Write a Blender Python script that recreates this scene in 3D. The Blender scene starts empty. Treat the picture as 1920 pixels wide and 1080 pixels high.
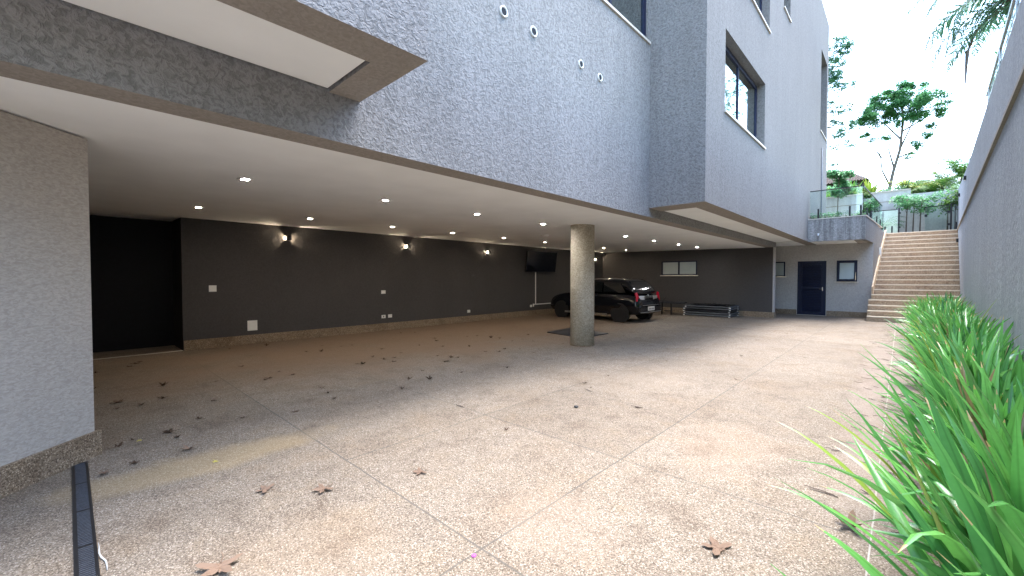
import bpy, bmesh, math, random
from mathutils import Vector, Matrix, noise as mnoise
R = math.radians
sc = bpy.context.scene

# ------------------------------------------------------------------ camera
cam_d = bpy.data.cameras.new('Camera')
cam = bpy.data.objects.new('Camera', cam_d)
sc.collection.objects.link(cam)
cam_d.sensor_width = 36; cam_d.lens = 14.625; cam_d.clip_start = 0.05; cam_d.clip_end = 3000
cam.location = (0, 0, 1.45)
cam.rotation_euler = (R(90 - 1.395), 0, R(43.1))
sc.camera = cam

# ------------------------------------------------------------------ sky, sun, exposure
SUN_EL, SUN_ROT = 74, 15
w = bpy.data.worlds.new('World'); sc.world = w; w.use_nodes = True
nt = w.node_tree; nt.nodes.clear()
sky = nt.nodes.new('ShaderNodeTexSky'); sky.sky_type = 'NISHITA'; sky.sun_disc = False
sky.sun_elevation = R(SUN_EL); sky.sun_rotation = R(SUN_ROT)
sky.air_density = 1.3; sky.dust_density = 1.6; sky.ozone_density = 2.0
bg = nt.nodes.new('ShaderNodeBackground'); bg.inputs['Strength'].default_value = 0.13
wo = nt.nodes.new('ShaderNodeOutputWorld')
nt.links.new(sky.outputs[0], bg.inputs[0]); nt.links.new(bg.outputs[0], wo.inputs[0])
sd = bpy.data.lights.new('Sun', 'SUN'); sd.energy = 1.3; sd.angle = R(45); sd.color = (1, .96, .91)
so = bpy.data.objects.new('Sun', sd); sc.collection.objects.link(so)
so.rotation_euler = (R(90 - SUN_EL), 0, R(180 - SUN_ROT))
so.location = (0, 0, 30)
sc.view_settings.view_transform = 'Standard'; sc.view_settings.look = 'None'
sc.view_settings.gamma = 1; sc.view_settings.use_curve_mapping = False
sc.view_settings.exposure = 3.3
try:
    sc.cycles.max_bounces = 10; sc.cycles.diffuse_bounces = 6; sc.cycles.transparent_max_bounces = 16
    sc.cycles.sample_clamp_indirect = 6
except Exception: pass

rnd = random.Random(7)
# ------------------------------------------------------------------ materials
def newmat(name):
    m = bpy.data.materials.new(name); m.use_nodes = True
    n = m.node_tree.nodes; return m, n, m.node_tree.links, n['Principled BSDF']
def N(nodes, t, **kw):
    x = nodes.new(t)
    for k, v in kw.items(): setattr(x, k, v)
    return x
def pos(n, l, scale=(1, 1, 1)):
    g = n.new('ShaderNodeNewGeometry'); mp = n.new('ShaderNodeMapping')
    mp.inputs['Scale'].default_value = scale
    l.new(g.outputs['Position'], mp.inputs['Vector']); return mp.outputs[0]
def noise(n, l, vec, s, d=3, dist=0, rough=.5):
    x = n.new('ShaderNodeTexNoise'); x.inputs['Scale'].default_value = s; x.inputs['Detail'].default_value = d
    x.inputs['Distortion'].default_value = dist; x.inputs['Roughness'].default_value = rough
    l.new(vec, x.inputs['Vector']); return x.outputs['Fac']
def ramp(n, l, fac, stops, interp='LINEAR'):
    r = n.new('ShaderNodeValToRGB'); r.color_ramp.interpolation = interp
    e = r.color_ramp.elements
    while len(e) < len(stops): e.new(.5)
    for i, (p, c) in enumerate(stops):
        e[i].position = p; e[i].color = (c if len(c) == 4 else (*c, 1)) if not isinstance(c, (int, float)) else (c, c, c, 1)
    l.new(fac, r.inputs[0]); return r.outputs[0]
def mixc(n, l, fac, a, b, mode='MIX'):
    x = n.new('ShaderNodeMix'); x.data_type = 'RGBA'; x.blend_type = mode
    for k, v in ((0, fac), (6, a), (7, b)):
        if isinstance(v, (int, float)): x.inputs[k].default_value = v
        elif isinstance(v, tuple): x.inputs[k].default_value = (*v, 1)
        else: l.new(v, x.inputs[k])
    return x.outputs[2]
def math_(n, l, op, a, b=None, c=None):
    x = n.new('ShaderNodeMath'); x.operation = op
    for k, v in enumerate((a, b, c)):
        if v is None: continue
        if isinstance(v, (int, float)): x.inputs[k].default_value = v
        else: l.new(v, x.inputs[k])
    return x.outputs[0]
def bump(n, l, b, h, strength=.3, dist=.01):
    x = n.new('ShaderNodeBump'); x.inputs['Strength'].default_value = strength; x.inputs['Distance'].default_value = dist
    l.new(h, x.inputs['Height']); l.new(x.outputs[0], b.inputs['Normal'])
def plain(name, col, rough=.5, metal=0, spec=.5, var=.12, scale=18):
    m, n, l, b = newmat(name)
    p = pos(n, l); f = noise(n, l, p, scale, 4)
    c = ramp(n, l, f, [(.3, tuple(x * (1 - var) for x in col)), (.7, tuple(min(1, x * (1 + var)) for x in col))])
    l.new(c, b.inputs['Base Color']); b.inputs['Roughness'].default_value = rough
    b.inputs['Metallic'].default_value = metal; b.inputs['Specular IOR Level'].default_value = spec
    return m
def stucco(name, lo, hi, scale=30, bumpd=.012, bs=.6, streak=0.0, zs=1.0, soft=.06, scum=.1, th=.5):
    """textured render: worm-like raised flakes of light paste over a darker ground"""
    m, n, l, b = newmat(name)
    p = pos(n, l, (1, 1, zs))
    wv = n.new('ShaderNodeTexNoise'); wv.inputs['Scale'].default_value = scale * .5; wv.inputs['Detail'].default_value = 2
    l.new(p, wv.inputs['Vector'])
    vm = n.new('ShaderNodeVectorMath'); vm.operation = 'MULTIPLY_ADD'
    l.new(wv.outputs['Color'], vm.inputs[0]); vm.inputs[1].default_value = (.07,) * 3; l.new(p, vm.inputs[2])
    f = noise(n, l, vm.outputs[0], scale, 2.5, .6, .55)
    mask = ramp(n, l, f, [(th - soft, 0), (th + soft, 1)])
    c = mixc(n, l, mask, lo, hi)
    big = noise(n, l, pos(n, l, (1, 1, .35)), .9, 4)
    c = mixc(n, l, 1.0, c, ramp(n, l, big, [(.3, 1 - scum), (.7, 1.0)]), 'MULTIPLY')
    if streak:
        s = noise(n, l, pos(n, l, (5, 5, .22)), 2.2, 5, .2, .6)
        c = mixc(n, l, 1.0, c, ramp(n, l, s, [(.38, 1 - streak), (.6, 1.0)]), 'MULTIPLY')
    fine = noise(n, l, p, 220, 2)
    c = mixc(n, l, .25, c, ramp(n, l, fine, [(.3, .6), (.7, 1.0)]), 'MULTIPLY')
    l.new(c, b.inputs['Base Color']); b.inputs['Roughness'].default_value = .92
    b.inputs['Specular IOR Level'].default_value = .25
    h = math_(n, l, 'MULTIPLY_ADD', fine, .12, f)
    bump(n, l, b, h, bs, bumpd)
    return m
M = {}
M['facade'] = stucco('coarse_stucco', (.20, .194, .189), (.288, .28, .275), 31, .02, .85, soft=.085, th=.47, scum=.16, streak=.07)
M['bay'] = stucco('streaked_stucco', (0.144, 0.137, 0.133), (0.2, 0.194, 0.19), 32, .014, .6, streak=.07, zs=.85, soft=.12, th=.48)
M['inner'] = stucco('inner_wall_paint', (0.073, 0.069, 0.069), (0.089, 0.084, 0.084), 34, .008, .5, soft=.15, scum=.12)
M['under'] = stucco('underside_stucco', (.275, .25, .225), (.35, .322, .292), 34, .006, .4, soft=.16)
M['laundry'] = stucco('laundry_wall_stucco', (0.422, 0.398, 0.382), (0.535, 0.512, 0.487), 34, .01, .5, soft=.12)
M['pillar_wall'] = stucco('diagonal_wall_stucco', (.40, .365, .33), (.52, .48, .435), 30, .008, .5, zs=2.4, soft=.14)
M['boundary'] = stucco('boundary_wall_stucco', (0.275, 0.296, 0.332), (0.374, 0.404, 0.448), 26, .014, .8, streak=.1, zs=.6, soft=.18, scum=.12)
M['stained'] = stucco('rain_stained_stucco', (.27, .255, .24), (.41, .39, .375), 26, .014, .8, streak=.42, soft=.12)
M['garden_wall'] = stucco('pale_render', (.52, .51, .49), (.6, .59, .57), 12, .006, .4, streak=.12, soft=.2)
M['column'] = stucco('column_stucco', (0.356, 0.308, 0.235), (0.575, 0.506, 0.4), 38, .012, .8, soft=.14)
M['white'] = plain('white_ceiling_paint', (.865, .885, .89), .85, 0, .2, .03, 2)
M['white_plastic'] = plain('white_plastic', (.78, .77, .74), .35, 0, .5, .03)
M['stone'] = plain('pale_stone_sill', (.55, .5, .43), .5, 0, .4, .08, 30)
M['navy'] = plain('navy_aluminium', (.006, .010, .034), .5, 0, .25, .2)
M['black'] = plain('black_metal', (.012, .012, .014), .4, .3, .5, .2)
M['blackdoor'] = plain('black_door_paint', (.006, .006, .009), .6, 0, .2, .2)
M['steel'] = plain('brushed_steel', (.45, .45, .45), .3, .9, .5, .08)
M['chrome'] = plain('chrome', (.75, .75, .76), .12, 1, .5, .02)
M['rubber'] = plain('tyre_rubber', (.012, .012, .012), .8, 0, .3, .2)
M['blackpl'] = plain('black_plastic', (.014, .014, .016), .5, 0, .4, .2)
M['carpaint'] = plain('black_car_paint', (.003, .004, .007), .14, 0, .35, .1)
M['carpaint'].node_tree.nodes['Principled BSDF'].inputs['Coat Weight'].default_value = .4
M['bark'] = plain('tree_bark', (.13, .105, .085), .9, 0, .2, .35, 14)
M['rooftile'] = plain('clay_roof_tile', (.07, .055, .048), .85, 0, .2, .35, 6)
M['curtain'] = plain('grey_curtain', (.5, .48, .46), .9, 0, .1, .15, 9)
M['soil'] = plain('dark_soil', (.06, .042, .03), .95, 0, .1, .4, 30)
M['leather'] = plain('dark_vinyl', (.02, .022, .03), .45, 0, .4, .2)
M['gratebar'] = plain('grate_plastic', (.055, .06, .072), .3, 0, .6, .3, 40)
M['greypl'] = plain('grey_plastic', (.16, .17, .19), .6, 0, .3, .15)

# exposed aggregate (washed pebble) floor
def pebble(name, joints=False, dark=1.0, scale=165.0):
    m, n, l, b = newmat(name)
    p = pos(n, l)
    v = n.new('ShaderNodeTexVoronoi'); v.inputs['Scale'].default_value = scale; l.new(p, v.inputs['Vector'])
    sep = n.new('ShaderNodeSeparateColor'); l.new(v.outputs['Color'], sep.inputs[0])
    k = 1.0
    c = ramp(n, l, sep.outputs[0], [(0, (.15 * k, .125 * k, .10 * k)), (.2, (.28 * k, .24 * k, .20 * k)), (.5, (.38 * k, .335 * k, .29 * k)), (.8, (.48 * k, .44 * k, .40 * k)), (1, (.78 * k, .75 * k, .70 * k))])
    edge = ramp(n, l, v.outputs['Distance'], [(.35, 1.0), (.75, .72)])
    c = mixc(n, l, 1.0, c, edge, 'MULTIPLY')
    c = mixc(n, l, 1.0, c, dark if isinstance(dark, tuple) else (dark,) * 3, 'MULTIPLY')
    b1 = noise(n, l, p, 1.1, 5, .3, .6)
    c = mixc(n, l, 1.0, c, ramp(n, l, b1, [(.3, (.86, .80, .74)), (.5, (1, .985, .97)), (.72, (1, 1, 1))]), 'MULTIPLY')
    b2 = noise(n, l, p, 3.6, 6, .8, .62)
    c = mixc(n, l, 1.0, c, ramp(n, l, b2, [(.34, (.80, .77, .75)), (.5, (1, 1, 1)), (.7, (1.0, .96, .90))]), 'MULTIPLY')
    if joints:
        g = n.new('ShaderNodeSeparateXYZ'); l.new(p, g.inputs[0]); X, Y = g.outputs[0], g.outputs[1]
        wob = math_(n, l, 'MULTIPLY', math_(n, l, 'SUBTRACT', noise(n, l, p, 2.5, 3), .5), .012)
        def line(axis, at, lim, half, amt):
            d = math_(n, l, 'ABSOLUTE', math_(n, l, 'ADD', math_(n, l, 'SUBTRACT', axis, at), wob))
            on = math_(n, l, 'LESS_THAN', d, half)
            oth = Y if axis is X else X
            on = math_(n, l, 'MULTIPLY', on, math_(n, l, 'GREATER_THAN', oth, lim[0]))
            on = math_(n, l, 'MULTIPLY', on, math_(n, l, 'LESS_THAN', oth, lim[1]))
            return math_(n, l, 'MULTIPLY', on, amt)
        sl = math_(n, l, 'FLOOR', math_(n, l, 'DIVIDE', math_(n, l, 'ADD', X, .02), 1.59))
        sm = math_(n, l, 'FLOOR', math_(n, l, 'DIVIDE', math_(n, l, 'SUBTRACT', Y, .02), 1.475))
        cb = n.new('ShaderNodeCombineXYZ'); l.new(sl, cb.inputs[0]); l.new(sm, cb.inputs[1])
        wn = n.new('ShaderNodeTexWhiteNoise'); l.new(cb.outputs[0], wn.inputs['Vector'])
        c = mixc(n, l, 1.0, c, ramp(n, l, wn.outputs['Value'], [(0, (.88, .87, .86)), (1, (1.04, 1.04, 1.04))]), 'MULTIPLY')
        tot = None
        for a_ in (line(X, -1.615, (-8, 18), .006, .8), line(X, -3.2, (1.5, 17), .007, .6), line(X, -.10, (-8, 18), .004, -.45),
                   line(Y, 1.49, (-9.5, -.1), .006, .8), line(Y, 3.0, (-9.5, -.1), .006, .7), line(Y, 4.42, (-3.6, -.1), .006, .5),
                   line(Y, 5.9, (-3.6, -.1), .006, .5), line(Y, 7.4, (-3.6, -.1), .006, .45), line(Y, 9.0, (-3.6, -.1), .006, .4)):
            tot = a_ if tot is None else math_(n, l, 'ADD', tot, a_)
        c = mixc(n, l, math_(n, l, 'MAXIMUM', tot, 0.0), c, (.085, .078, .066))
        c = mixc(n, l, math_(n, l, 'MAXIMUM', math_(n, l, 'MULTIPLY', tot, -1.0), 0.0), c, (.62, .60, .57))
        # rusty runs where water left mud by the drain, plus painted garage shade
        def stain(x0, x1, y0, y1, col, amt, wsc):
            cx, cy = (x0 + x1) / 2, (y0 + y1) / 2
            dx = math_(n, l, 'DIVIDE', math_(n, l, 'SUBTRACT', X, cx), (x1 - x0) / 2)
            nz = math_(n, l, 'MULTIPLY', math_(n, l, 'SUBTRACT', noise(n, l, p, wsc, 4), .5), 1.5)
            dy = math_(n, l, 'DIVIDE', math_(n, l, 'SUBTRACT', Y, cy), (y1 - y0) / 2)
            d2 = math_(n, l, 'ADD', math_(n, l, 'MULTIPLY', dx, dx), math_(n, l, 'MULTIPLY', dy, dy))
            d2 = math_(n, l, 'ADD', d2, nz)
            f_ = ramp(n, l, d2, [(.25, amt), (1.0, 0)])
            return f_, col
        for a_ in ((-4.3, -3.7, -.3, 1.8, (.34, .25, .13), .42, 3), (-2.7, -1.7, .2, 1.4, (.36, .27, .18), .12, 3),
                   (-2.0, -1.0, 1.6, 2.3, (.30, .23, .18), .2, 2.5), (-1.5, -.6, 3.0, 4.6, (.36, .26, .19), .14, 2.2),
                   (-3.6, -2.0, 4.6, 6.8, (.34, .27, .2), .15, 1.6), (-12.5, -4.9, -1.5, 16, (.21, .14, .09), .72, 1.0), (-.5, .4, 2.0, 14, (.24, .19, .16), .5, 2.4)):  # widest patch: brown staining deepened to paint in the shade of the garage
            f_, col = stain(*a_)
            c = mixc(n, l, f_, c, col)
    l.new(c, b.inputs['Base Color']); b.inputs['Roughness'].default_value = .8
    b.inputs['Specular IOR Level'].default_value = .3
    inv = math_(n, l, 'SUBTRACT', 1.0, v.outputs['Distance'])
    bump(n, l, b, inv, .5, .004)
    return m
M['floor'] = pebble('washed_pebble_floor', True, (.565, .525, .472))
M['skirt'] = pebble('washed_pebble_skirting', False, (.70, .60, .48), 130)
M['step'] = pebble('washed_pebble_step', False, (1.2, 1.05, .86), 130)
M['nosing'] = plain('pale_step_nosing', (.80, .72, .58), .7, 0, .3, .08, 20)

def glass(name, tint, refl=.10, alpha=.85):
    m, n, l, b = newmat(name); n.remove(b)
    out = n['Material Output']
    t = n.new('ShaderNodeBsdfTransparent'); t.inputs[0].default_value = (*tint, 1)
    g = n.new('ShaderNodeBsdfGlossy'); g.inputs['Roughness'].default_value = .02; g.inputs[0].default_value = (.9, .97, .95, 1)
    f = n.new('ShaderNodeFresnel'); f.inputs[0].default_value = 1.5
    a = math_(n, l, 'ADD', f.outputs[0], refl - .04)
    mx = n.new('ShaderNodeMixShader'); l.new(a, mx.inputs[0]); l.new(t.outputs[0], mx.inputs[1]); l.new(g.outputs[0], mx.inputs[2])
    l.new(mx.outputs[0], out.inputs[0]); return m
M['balglass'] = glass('balustrade_glass', (.90, .965, .955), .05)
M['winglass'] = glass('window_glass', (.62, .66, .68), .42)
def frosted(name, col):
    m = plain(name, col, .25, 0, .5, .05, 3); return m
M['frosted'] = frosted('frosted_glass', (.36, .42, .43))
M['carglass'] = plain('tinted_car_glass', (.006, .008, .01), .04, 0, .9, .05)
M['redlens'] = plain('red_tail_lens', (.45, .01, .03), .1, 0, .6, .1)
M['clearlens'] = plain('clear_tail_lens', (.55, .55, .55), .08, .6, .6, .1)
M['screen'] = plain('tv_screen', (.006, .007, .012), .14, 0, .6, .05)

def emis(name, col, s):
    m, n, l, b = newmat(name); b.inputs['Base Color'].default_value = (*col, 1)
    b.inputs['Emission Color'].default_value = (*col, 1); b.inputs['Emission Strength'].default_value = s; return m
M['lens'] = emis('lit_downlight_lens', (1, .84, .66), 80.0)
M['lensdim'] = emis('lit_downlight_lens_front', (.97, .96, .95), 120.0)
M['warm'] = emis('lit_sconce_lens', (1, .80, .55), 110.0)

def leafmat(name, c0, c1, tip=None, rough=.45, trans=.35, dead=False):
    m, n, l, b = newmat(name)
    g = n.new('ShaderNodeNewGeometry')
    oi = n.new('ShaderNodeObjectInfo')
    f = math_(n, l, 'FRACT', math_(n, l, 'ADD', g.outputs['Random Per Island'], math_(n, l, 'MULTIPLY', oi.outputs['Random'], .37)))
    c = ramp(n, l, f, [(0, c0), (.55, tuple((a_ + b_) / 2 for a_, b_ in zip(c0, c1))), (1, c1)])
    if dead:
        c = mixc(n, l, math_(n, l, 'GREATER_THAN', f, .955), c, (.20, .16, .08))
        c = mixc(n, l, math_(n, l, 'MULTIPLY', math_(n, l, 'GREATER_THAN', f, .91), math_(n, l, 'LESS_THAN', f, .955)), c, (.24, .36, .06))
    if tip:
        uv = n.new('ShaderNodeUVMap'); s = n.new('ShaderNodeSeparateXYZ'); l.new(uv.outputs[0], s.inputs[0])
        v = s.outputs[1]; u = s.outputs[0]
        base = ramp(n, l, v, [(0, (.9, 1.0, .55)), (.25, (1, 1, 1))])
        c = mixc(n, l, 1.0, c, base, 'MULTIPLY')
        fine = noise(n, l, pos(n, l, (1, 1, 1)), 60, 2)
        c = mixc(n, l, .3, c, ramp(n, l, fine, [(.3, .7), (.7, 1.0)]), 'MULTIPLY')
        rib = ramp(n, l, math_(n, l, 'ABSOLUTE', math_(n, l, 'SUBTRACT', u, .5)), [(.0, .72), (.12, 1.0)])
        c = mixc(n, l, 1.0, c, rib, 'MULTIPLY')
        on = math_(n, l, 'MULTIPLY', math_(n, l, 'GREATER_THAN', v, .955), math_(n, l, 'GREATER_THAN', f, .68))
        c = mixc(n, l, on, c, tip)
    l.new(c, b.inputs['Base Color']); b.inputs['Roughness'].default_value = rough
    b.inputs['Specular IOR Level'].default_value = .5 if tip else .2
    tr = n.new('ShaderNodeBsdfTranslucent'); l.new(c, tr.inputs[0])
    mx = n.new('ShaderNodeMixShader'); mx.inputs[0].default_value = trans
    l.new(b.outputs[0], mx.inputs[1]); l.new(tr.outputs[0], mx.inputs[2]); l.new(mx.outputs[0], n['Material Output'].inputs[0])
    return m
M['strap'] = leafmat('strap_leaf', (.045, .18, .05), (.17, .47, .10), (.42, .33, .16), .27, .25, dead=True)
M['treeleaf'] = leafmat('tree_leaf', (0.051, 0.17, 0.074), (0.154, 0.365, 0.149))
M['darkleaf'] = leafmat('dark_tree_leaf', (0.045, 0.135, 0.081), (0.135, 0.297, 0.162))
M['palmleaf'] = leafmat('palm_leaflet', (0.045, 0.126, 0.075), (0.12, 0.238, 0.135))
M['bushleaf'] = leafmat('bush_leaf', (.03, .11, .02), (.14, .28, .05))
M['yellowleaf'] = leafmat('yellow_green_leaf', (.13, .22, .03), (.38, .40, .08))
M['grass'] = leafmat('grass_blade', (.04, .10, .02), (.09, .17, .04))
M['dryleaf'] = leafmat('dry_leaf', (0.091, 0.054, 0.037), (0.218, 0.147, 0.104), None, .7, .1)
M['dryleafdark'] = leafmat('dark_dry_leaf', (.03, .018, .012), (.085, .05, .032), None, .75, .05)  # darker copy of the dry leaf colour for the small scattered leaves
M['dryleafy'] = plain('yellow_fallen_leaf', (.5, .42, .08), .7)
M['drystrap'] = plain('dead_leaf_strip', (.05, .035, .03), .8, 0, .2, .4)
M['pink'] = plain('pink_petal', (.62, .08, .5), .5)

# ------------------------------------------------------------------ object helpers
C = sc.collection
OFF = {}
def tag(o, label=None, cat=None, group=None, kind=None):
    if label: o['label'] = label
    if cat: o['category'] = cat
    if group: o['group'] = group
    if kind: o['kind'] = kind
    return o
def thing(name, label, cat, loc=(0, 0, 0), rz=0, group=None):
    o = bpy.data.objects.new(name, None); o.empty_display_size = .2; C.objects.link(o)
    o.location = loc; o.rotation_euler = (0, 0, rz); OFF[o.name] = Vector(loc)
    return tag(o, label, cat, group)
class MB:
    def __init__(s): s.v = []; s.f = []; s.uv = None; s.mi = []
    def add(s, vs, fs, mi=0):
        k = len(s.v); s.v += [tuple(x) for x in vs]; s.f += [tuple(i + k for i in q) for q in fs]; s.mi += [mi] * len(fs); return s
    def quad(s, a, b, c, d): return s.add([a, b, c, d], [(0, 1, 2, 3)])
    def box(s, x0, x1, y0, y1, z0, z1):
        vs = [(x, y, z) for z in (z0, z1) for y in (y0, y1) for x in (x0, x1)]
        return s.add(vs, [(0, 2, 3, 1), (4, 5, 7, 6), (0, 1, 5, 4), (2, 6, 7, 3), (0, 4, 6, 2), (1, 3, 7, 5)])
    def prism(s, poly, z0, z1):
        """poly = list of (x,y) ccw; z0/z1 numbers or lists"""
        n = len(poly); Z0 = z0 if isinstance(z0, (list, tuple)) else [z0] * n; Z1 = z1 if isinstance(z1, (list, tuple)) else [z1] * n
        vs = [(p[0], p[1], Z0[i]) for i, p in enumerate(poly)] + [(p[0], p[1], Z1[i]) for i, p in enumerate(poly)]
        fs = [tuple(reversed(range(n))), tuple(range(n, 2 * n))] + [(i, (i + 1) % n, n + (i + 1) % n, n + i) for i in range(n)]
        return s.add(vs, fs)
    def tube(s, pts, r, seg=8, r2=None, caps=True):
        pts = [Vector(p) for p in pts]; n = len(pts); rs = []
        for i in range(n):
            t = i / (n - 1); rs.append(r + (r2 - r) * t if r2 is not None else r)
        vs = []; prev = None
        for i, p in enumerate(pts):
            d = (pts[min(i + 1, n - 1)] - pts[max(i - 1, 0)]).normalized()
            if prev is None: a = d.orthogonal().normalized()
            else:
                a = prev - d * prev.dot(d); a = a.normalized() if a.length > 1e-5 else d.orthogonal().normalized()
            prev = a; b = d.cross(a)
            for k in range(seg):
                an = 2 * math.pi * k / seg; vs.append(p + a * math.cos(an) * rs[i] + b * math.sin(an) * rs[i])
        fs = [(i * seg + k, i * seg + (k + 1) % seg, (i + 1) * seg + (k + 1) % seg, (i + 1) * seg + k) for i in range(n - 1) for k in range(seg)]
        if caps: fs += [tuple(reversed(range(seg))), tuple(range((n - 1) * seg, n * seg))]
        return s.add(vs, fs)
    def build(s, name, mat, parent=None, smooth=False, world=True, bevel=0, loc=None):
        me = bpy.data.meshes.new(name)
        root = parent
        while root is not None and root.parent is not None: root = root.parent
        o = bpy.data.objects.new(name, me)
        if root is not None:
            off = OFF[root.name] if (world and root.name in OFF) else Vector((0, 0, 0))
        else:
            if loc is None and world and s.v:
                xs = [v[0] for v in s.v]; ys = [v[1] for v in s.v]; zs = [v[2] for v in s.v]
                loc = ((min(xs) + max(xs)) / 2, (min(ys) + max(ys)) / 2, min(zs))
            off = Vector(loc) if (loc is not None and world) else Vector((0, 0, 0))
        me.from_pydata([(Vector(v) - off) for v in s.v], [], s.f)
        mats = mat if isinstance(mat, (list, tuple)) else [mat]
        for m in mats: me.materials.append(m)
        if len(mats) > 1:
            for p, i in zip(me.polygons, s.mi): p.material_index = i
        if s.uv:
            ul = me.uv_layers.new(name='UVMap')
            for i, q in enumerate(s.uv): ul.data[i].uv = q
        me.update(); me.validate()
        if smooth:
            for p in me.polygons: p.use_smooth = True
        C.objects.link(o)
        if parent: o.parent = parent
        elif loc is not None: o.location = loc; OFF[o.name] = Vector(loc) if world else Vector((0, 0, 0))
        if bevel:
            bv = o.modifiers.new('b', 'BEVEL'); bv.width = bevel; bv.segments = 2; bv.limit_method = 'ANGLE'
        return o
def copy_tree(o, loc, rz=None, label=None, group=None, scale=None):
    c = o.copy(); C.objects.link(c); c.location = loc
    if rz is not None: c.rotation_euler = (0, 0, rz)
    if label: c['label'] = label
    if group: c['group'] = group
    if scale: c.scale = (scale,) * 3
    for ch in o.children:
        d = ch.copy(); C.objects.link(d); d.parent = c
        for g in ch.children:
            e = g.copy(); C.objects.link(e); e.parent = d
    return c
def box(name, mat, parent, *b, bevel=0, label=None):
    o = MB().box(*b).build(name, mat, parent, bevel=bevel)
    if label: o['label'] = label
    return o
def wallgrid(name, mat, parent, axis, p0, p1, a0, a1, z0, z1, holes=(), skip_back=False, label=None):
    """wall between planes p0 (front) and p1 (back) across `axis`; a = the other horizontal axis; holes = (a0,a1,z0,z1)"""
    mb = MB()
    def P(p, a, z): return (p, a, z) if axis == 'x' else (a, p, z)
    A = sorted(set([a0, a1] + [q for h in holes for q in h[:2] if a0 <= q <= a1]))
    Z = sorted(set([z0, z1] + [q for h in holes for q in h[2:] if z0 <= q <= z1]))
    def inh(a, z): return any(h[0] < a < h[1] and h[2] < z < h[3] for h in holes)
    for i in range(len(A) - 1):
        for j in range(len(Z) - 1):
            if inh((A[i] + A[i + 1]) / 2, (Z[j] + Z[j + 1]) / 2): continue
            for p in (p0, p1):
                mb.quad(P(p, A[i], Z[j]), P(p, A[i + 1], Z[j]), P(p, A[i + 1], Z[j + 1]), P(p, A[i], Z[j + 1]))
    for (b0, b1, c0, c1) in list(holes) + [(a0, a1, z0, z1)]:
        b0, b1, c0, c1 = max(b0, a0), min(b1, a1), max(c0, z0), min(c1, z1)
        mb.quad(P(p0, b0, c0), P(p1, b0, c0), P(p1, b0, c1), P(p0, b0, c1))
        mb.quad(P(p0, b1, c0), P(p1, b1, c0), P(p1, b1, c1), P(p0, b1, c1))
        mb.quad(P(p0, b0, c0), P(p1, b0, c0), P(p1, b1, c0), P(p0, b1, c0))
        mb.quad(P(p0, b0, c1), P(p1, b0, c1), P(p1, b1, c1), P(p0, b1, c1))
    o = mb.build(name, [mat, M['under']], parent)
    for p in o.data.polygons:
        if abs(p.normal.z) > .9 and abs((o.data.vertices[p.vertices[0]].co.z + OFF[parent.name].z) - z0) < 1e-4: p.material_index = 1
    if label: o['label'] = label
    return o
def wX(y): return .54 + .0435 * y            # face of the right-hand boundary wall
def sideX(y): return -.87 + .056 * (y - 17.6)  # face of the stair-side wall

# ------------------------------------------------------------------ setting
def struct(o): o['kind'] = 'structure'; return o
g = MB().box(-400, 400, -400, 400, -1.2, -.25).build('ground', M['soil'], loc=(0, 0, -.25)); struct(g)
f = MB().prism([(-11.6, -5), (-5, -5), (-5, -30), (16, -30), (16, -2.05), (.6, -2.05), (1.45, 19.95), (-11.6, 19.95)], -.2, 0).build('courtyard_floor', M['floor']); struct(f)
tz = 3.316
t = MB().prism([(-12, 19.9), (sideX(19.9) - .14, 19.9), (sideX(23.6) - .14, 23.6), (wX(23.6) + .02, 23.6), (wX(26.6) + .02, 26.6), (-12, 26.6)], 2.95, tz).build('terrace', M['floor']); struct(t)
# rising garden beyond the terrace
mb = MB(); nx, ny = 30, 26
for j in range(ny):
    for i in range(nx):
        x = -45 + 90 * i / (nx - 1); y = 26.72 + 70 * (j / (ny - 1)) ** 1.5
        z = 5.25 + .165 * (y - 26.7) + .35 * mnoise.noise(Vector((x * .15, y * .15, 1)))
        mb.v.append((x, y, min(z, 9.2)))
mb.f = [(j * nx + i, j * nx + i + 1, (j + 1) * nx + i + 1, (j + 1) * nx + i) for j in range(ny - 1) for i in range(nx - 1)]
mb.mi = [0] * len(mb.f)
hl = mb.build('hillside', M['grass'], smooth=True); struct(hl)
mb = MB().prism([(wX(-2) + .36, -2), (60, -2), (60, 26.6), (wX(26.6) + .36, 26.6)], 2.5, [3.9, 4.2, 5.6, 4.9])
struct(mb.build('neighbour_ground', M['soil']))

# planting bed soil along the boundary wall
mb = MB().prism([(.24, -1.9), (wX(-1.9) - .01, -1.9), (wX(18) - .01, 18), (.5, 18), (.36, 12.3), (.26, 6)], 0.004, [.03, .03, .05, .05, .05, .05])
struct(mb.build('planting_bed_soil', M['soil']))

# ------------------------------------------------------------------ the house
H = thing('house', 'large grey textured modern house with open garage beneath it', 'house', (-3.5, 8, 0))
FX = -3.375; BX = -2.4; TOP = 12.1
# facade wall above the garage opening, with big window
wallgrid('facade_wall', M['facade'], H, 'x', FX, -3.64, -2.6, 7.25, 2.56, TOP, [(3.6, 7.18, 5.67, 7.9)], label='upper facade wall of coarse grey textured render')
wallgrid('beam', M['facade'], H, 'x', FX - .001, -3.64, 7.251, 17.76, 2.56, 3.0)
# overhanging volume on the left
wallgrid('overhang_wall', M['facade'], H, 'x', BX, BX - .31, -2.6, 1.72, 2.94, TOP)
wallgrid('overhang_wall', M['facade'], H, 'y', 1.721, 1.46, FX, BX - .31, 2.94, TOP)
MB().box(FX + .02, BX - .315, -2.6, 1.44, 2.958, 2.99).build('soffit_panel', M['white'], H)['label'] = 'white recessed soffit panel under the left overhang'
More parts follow.
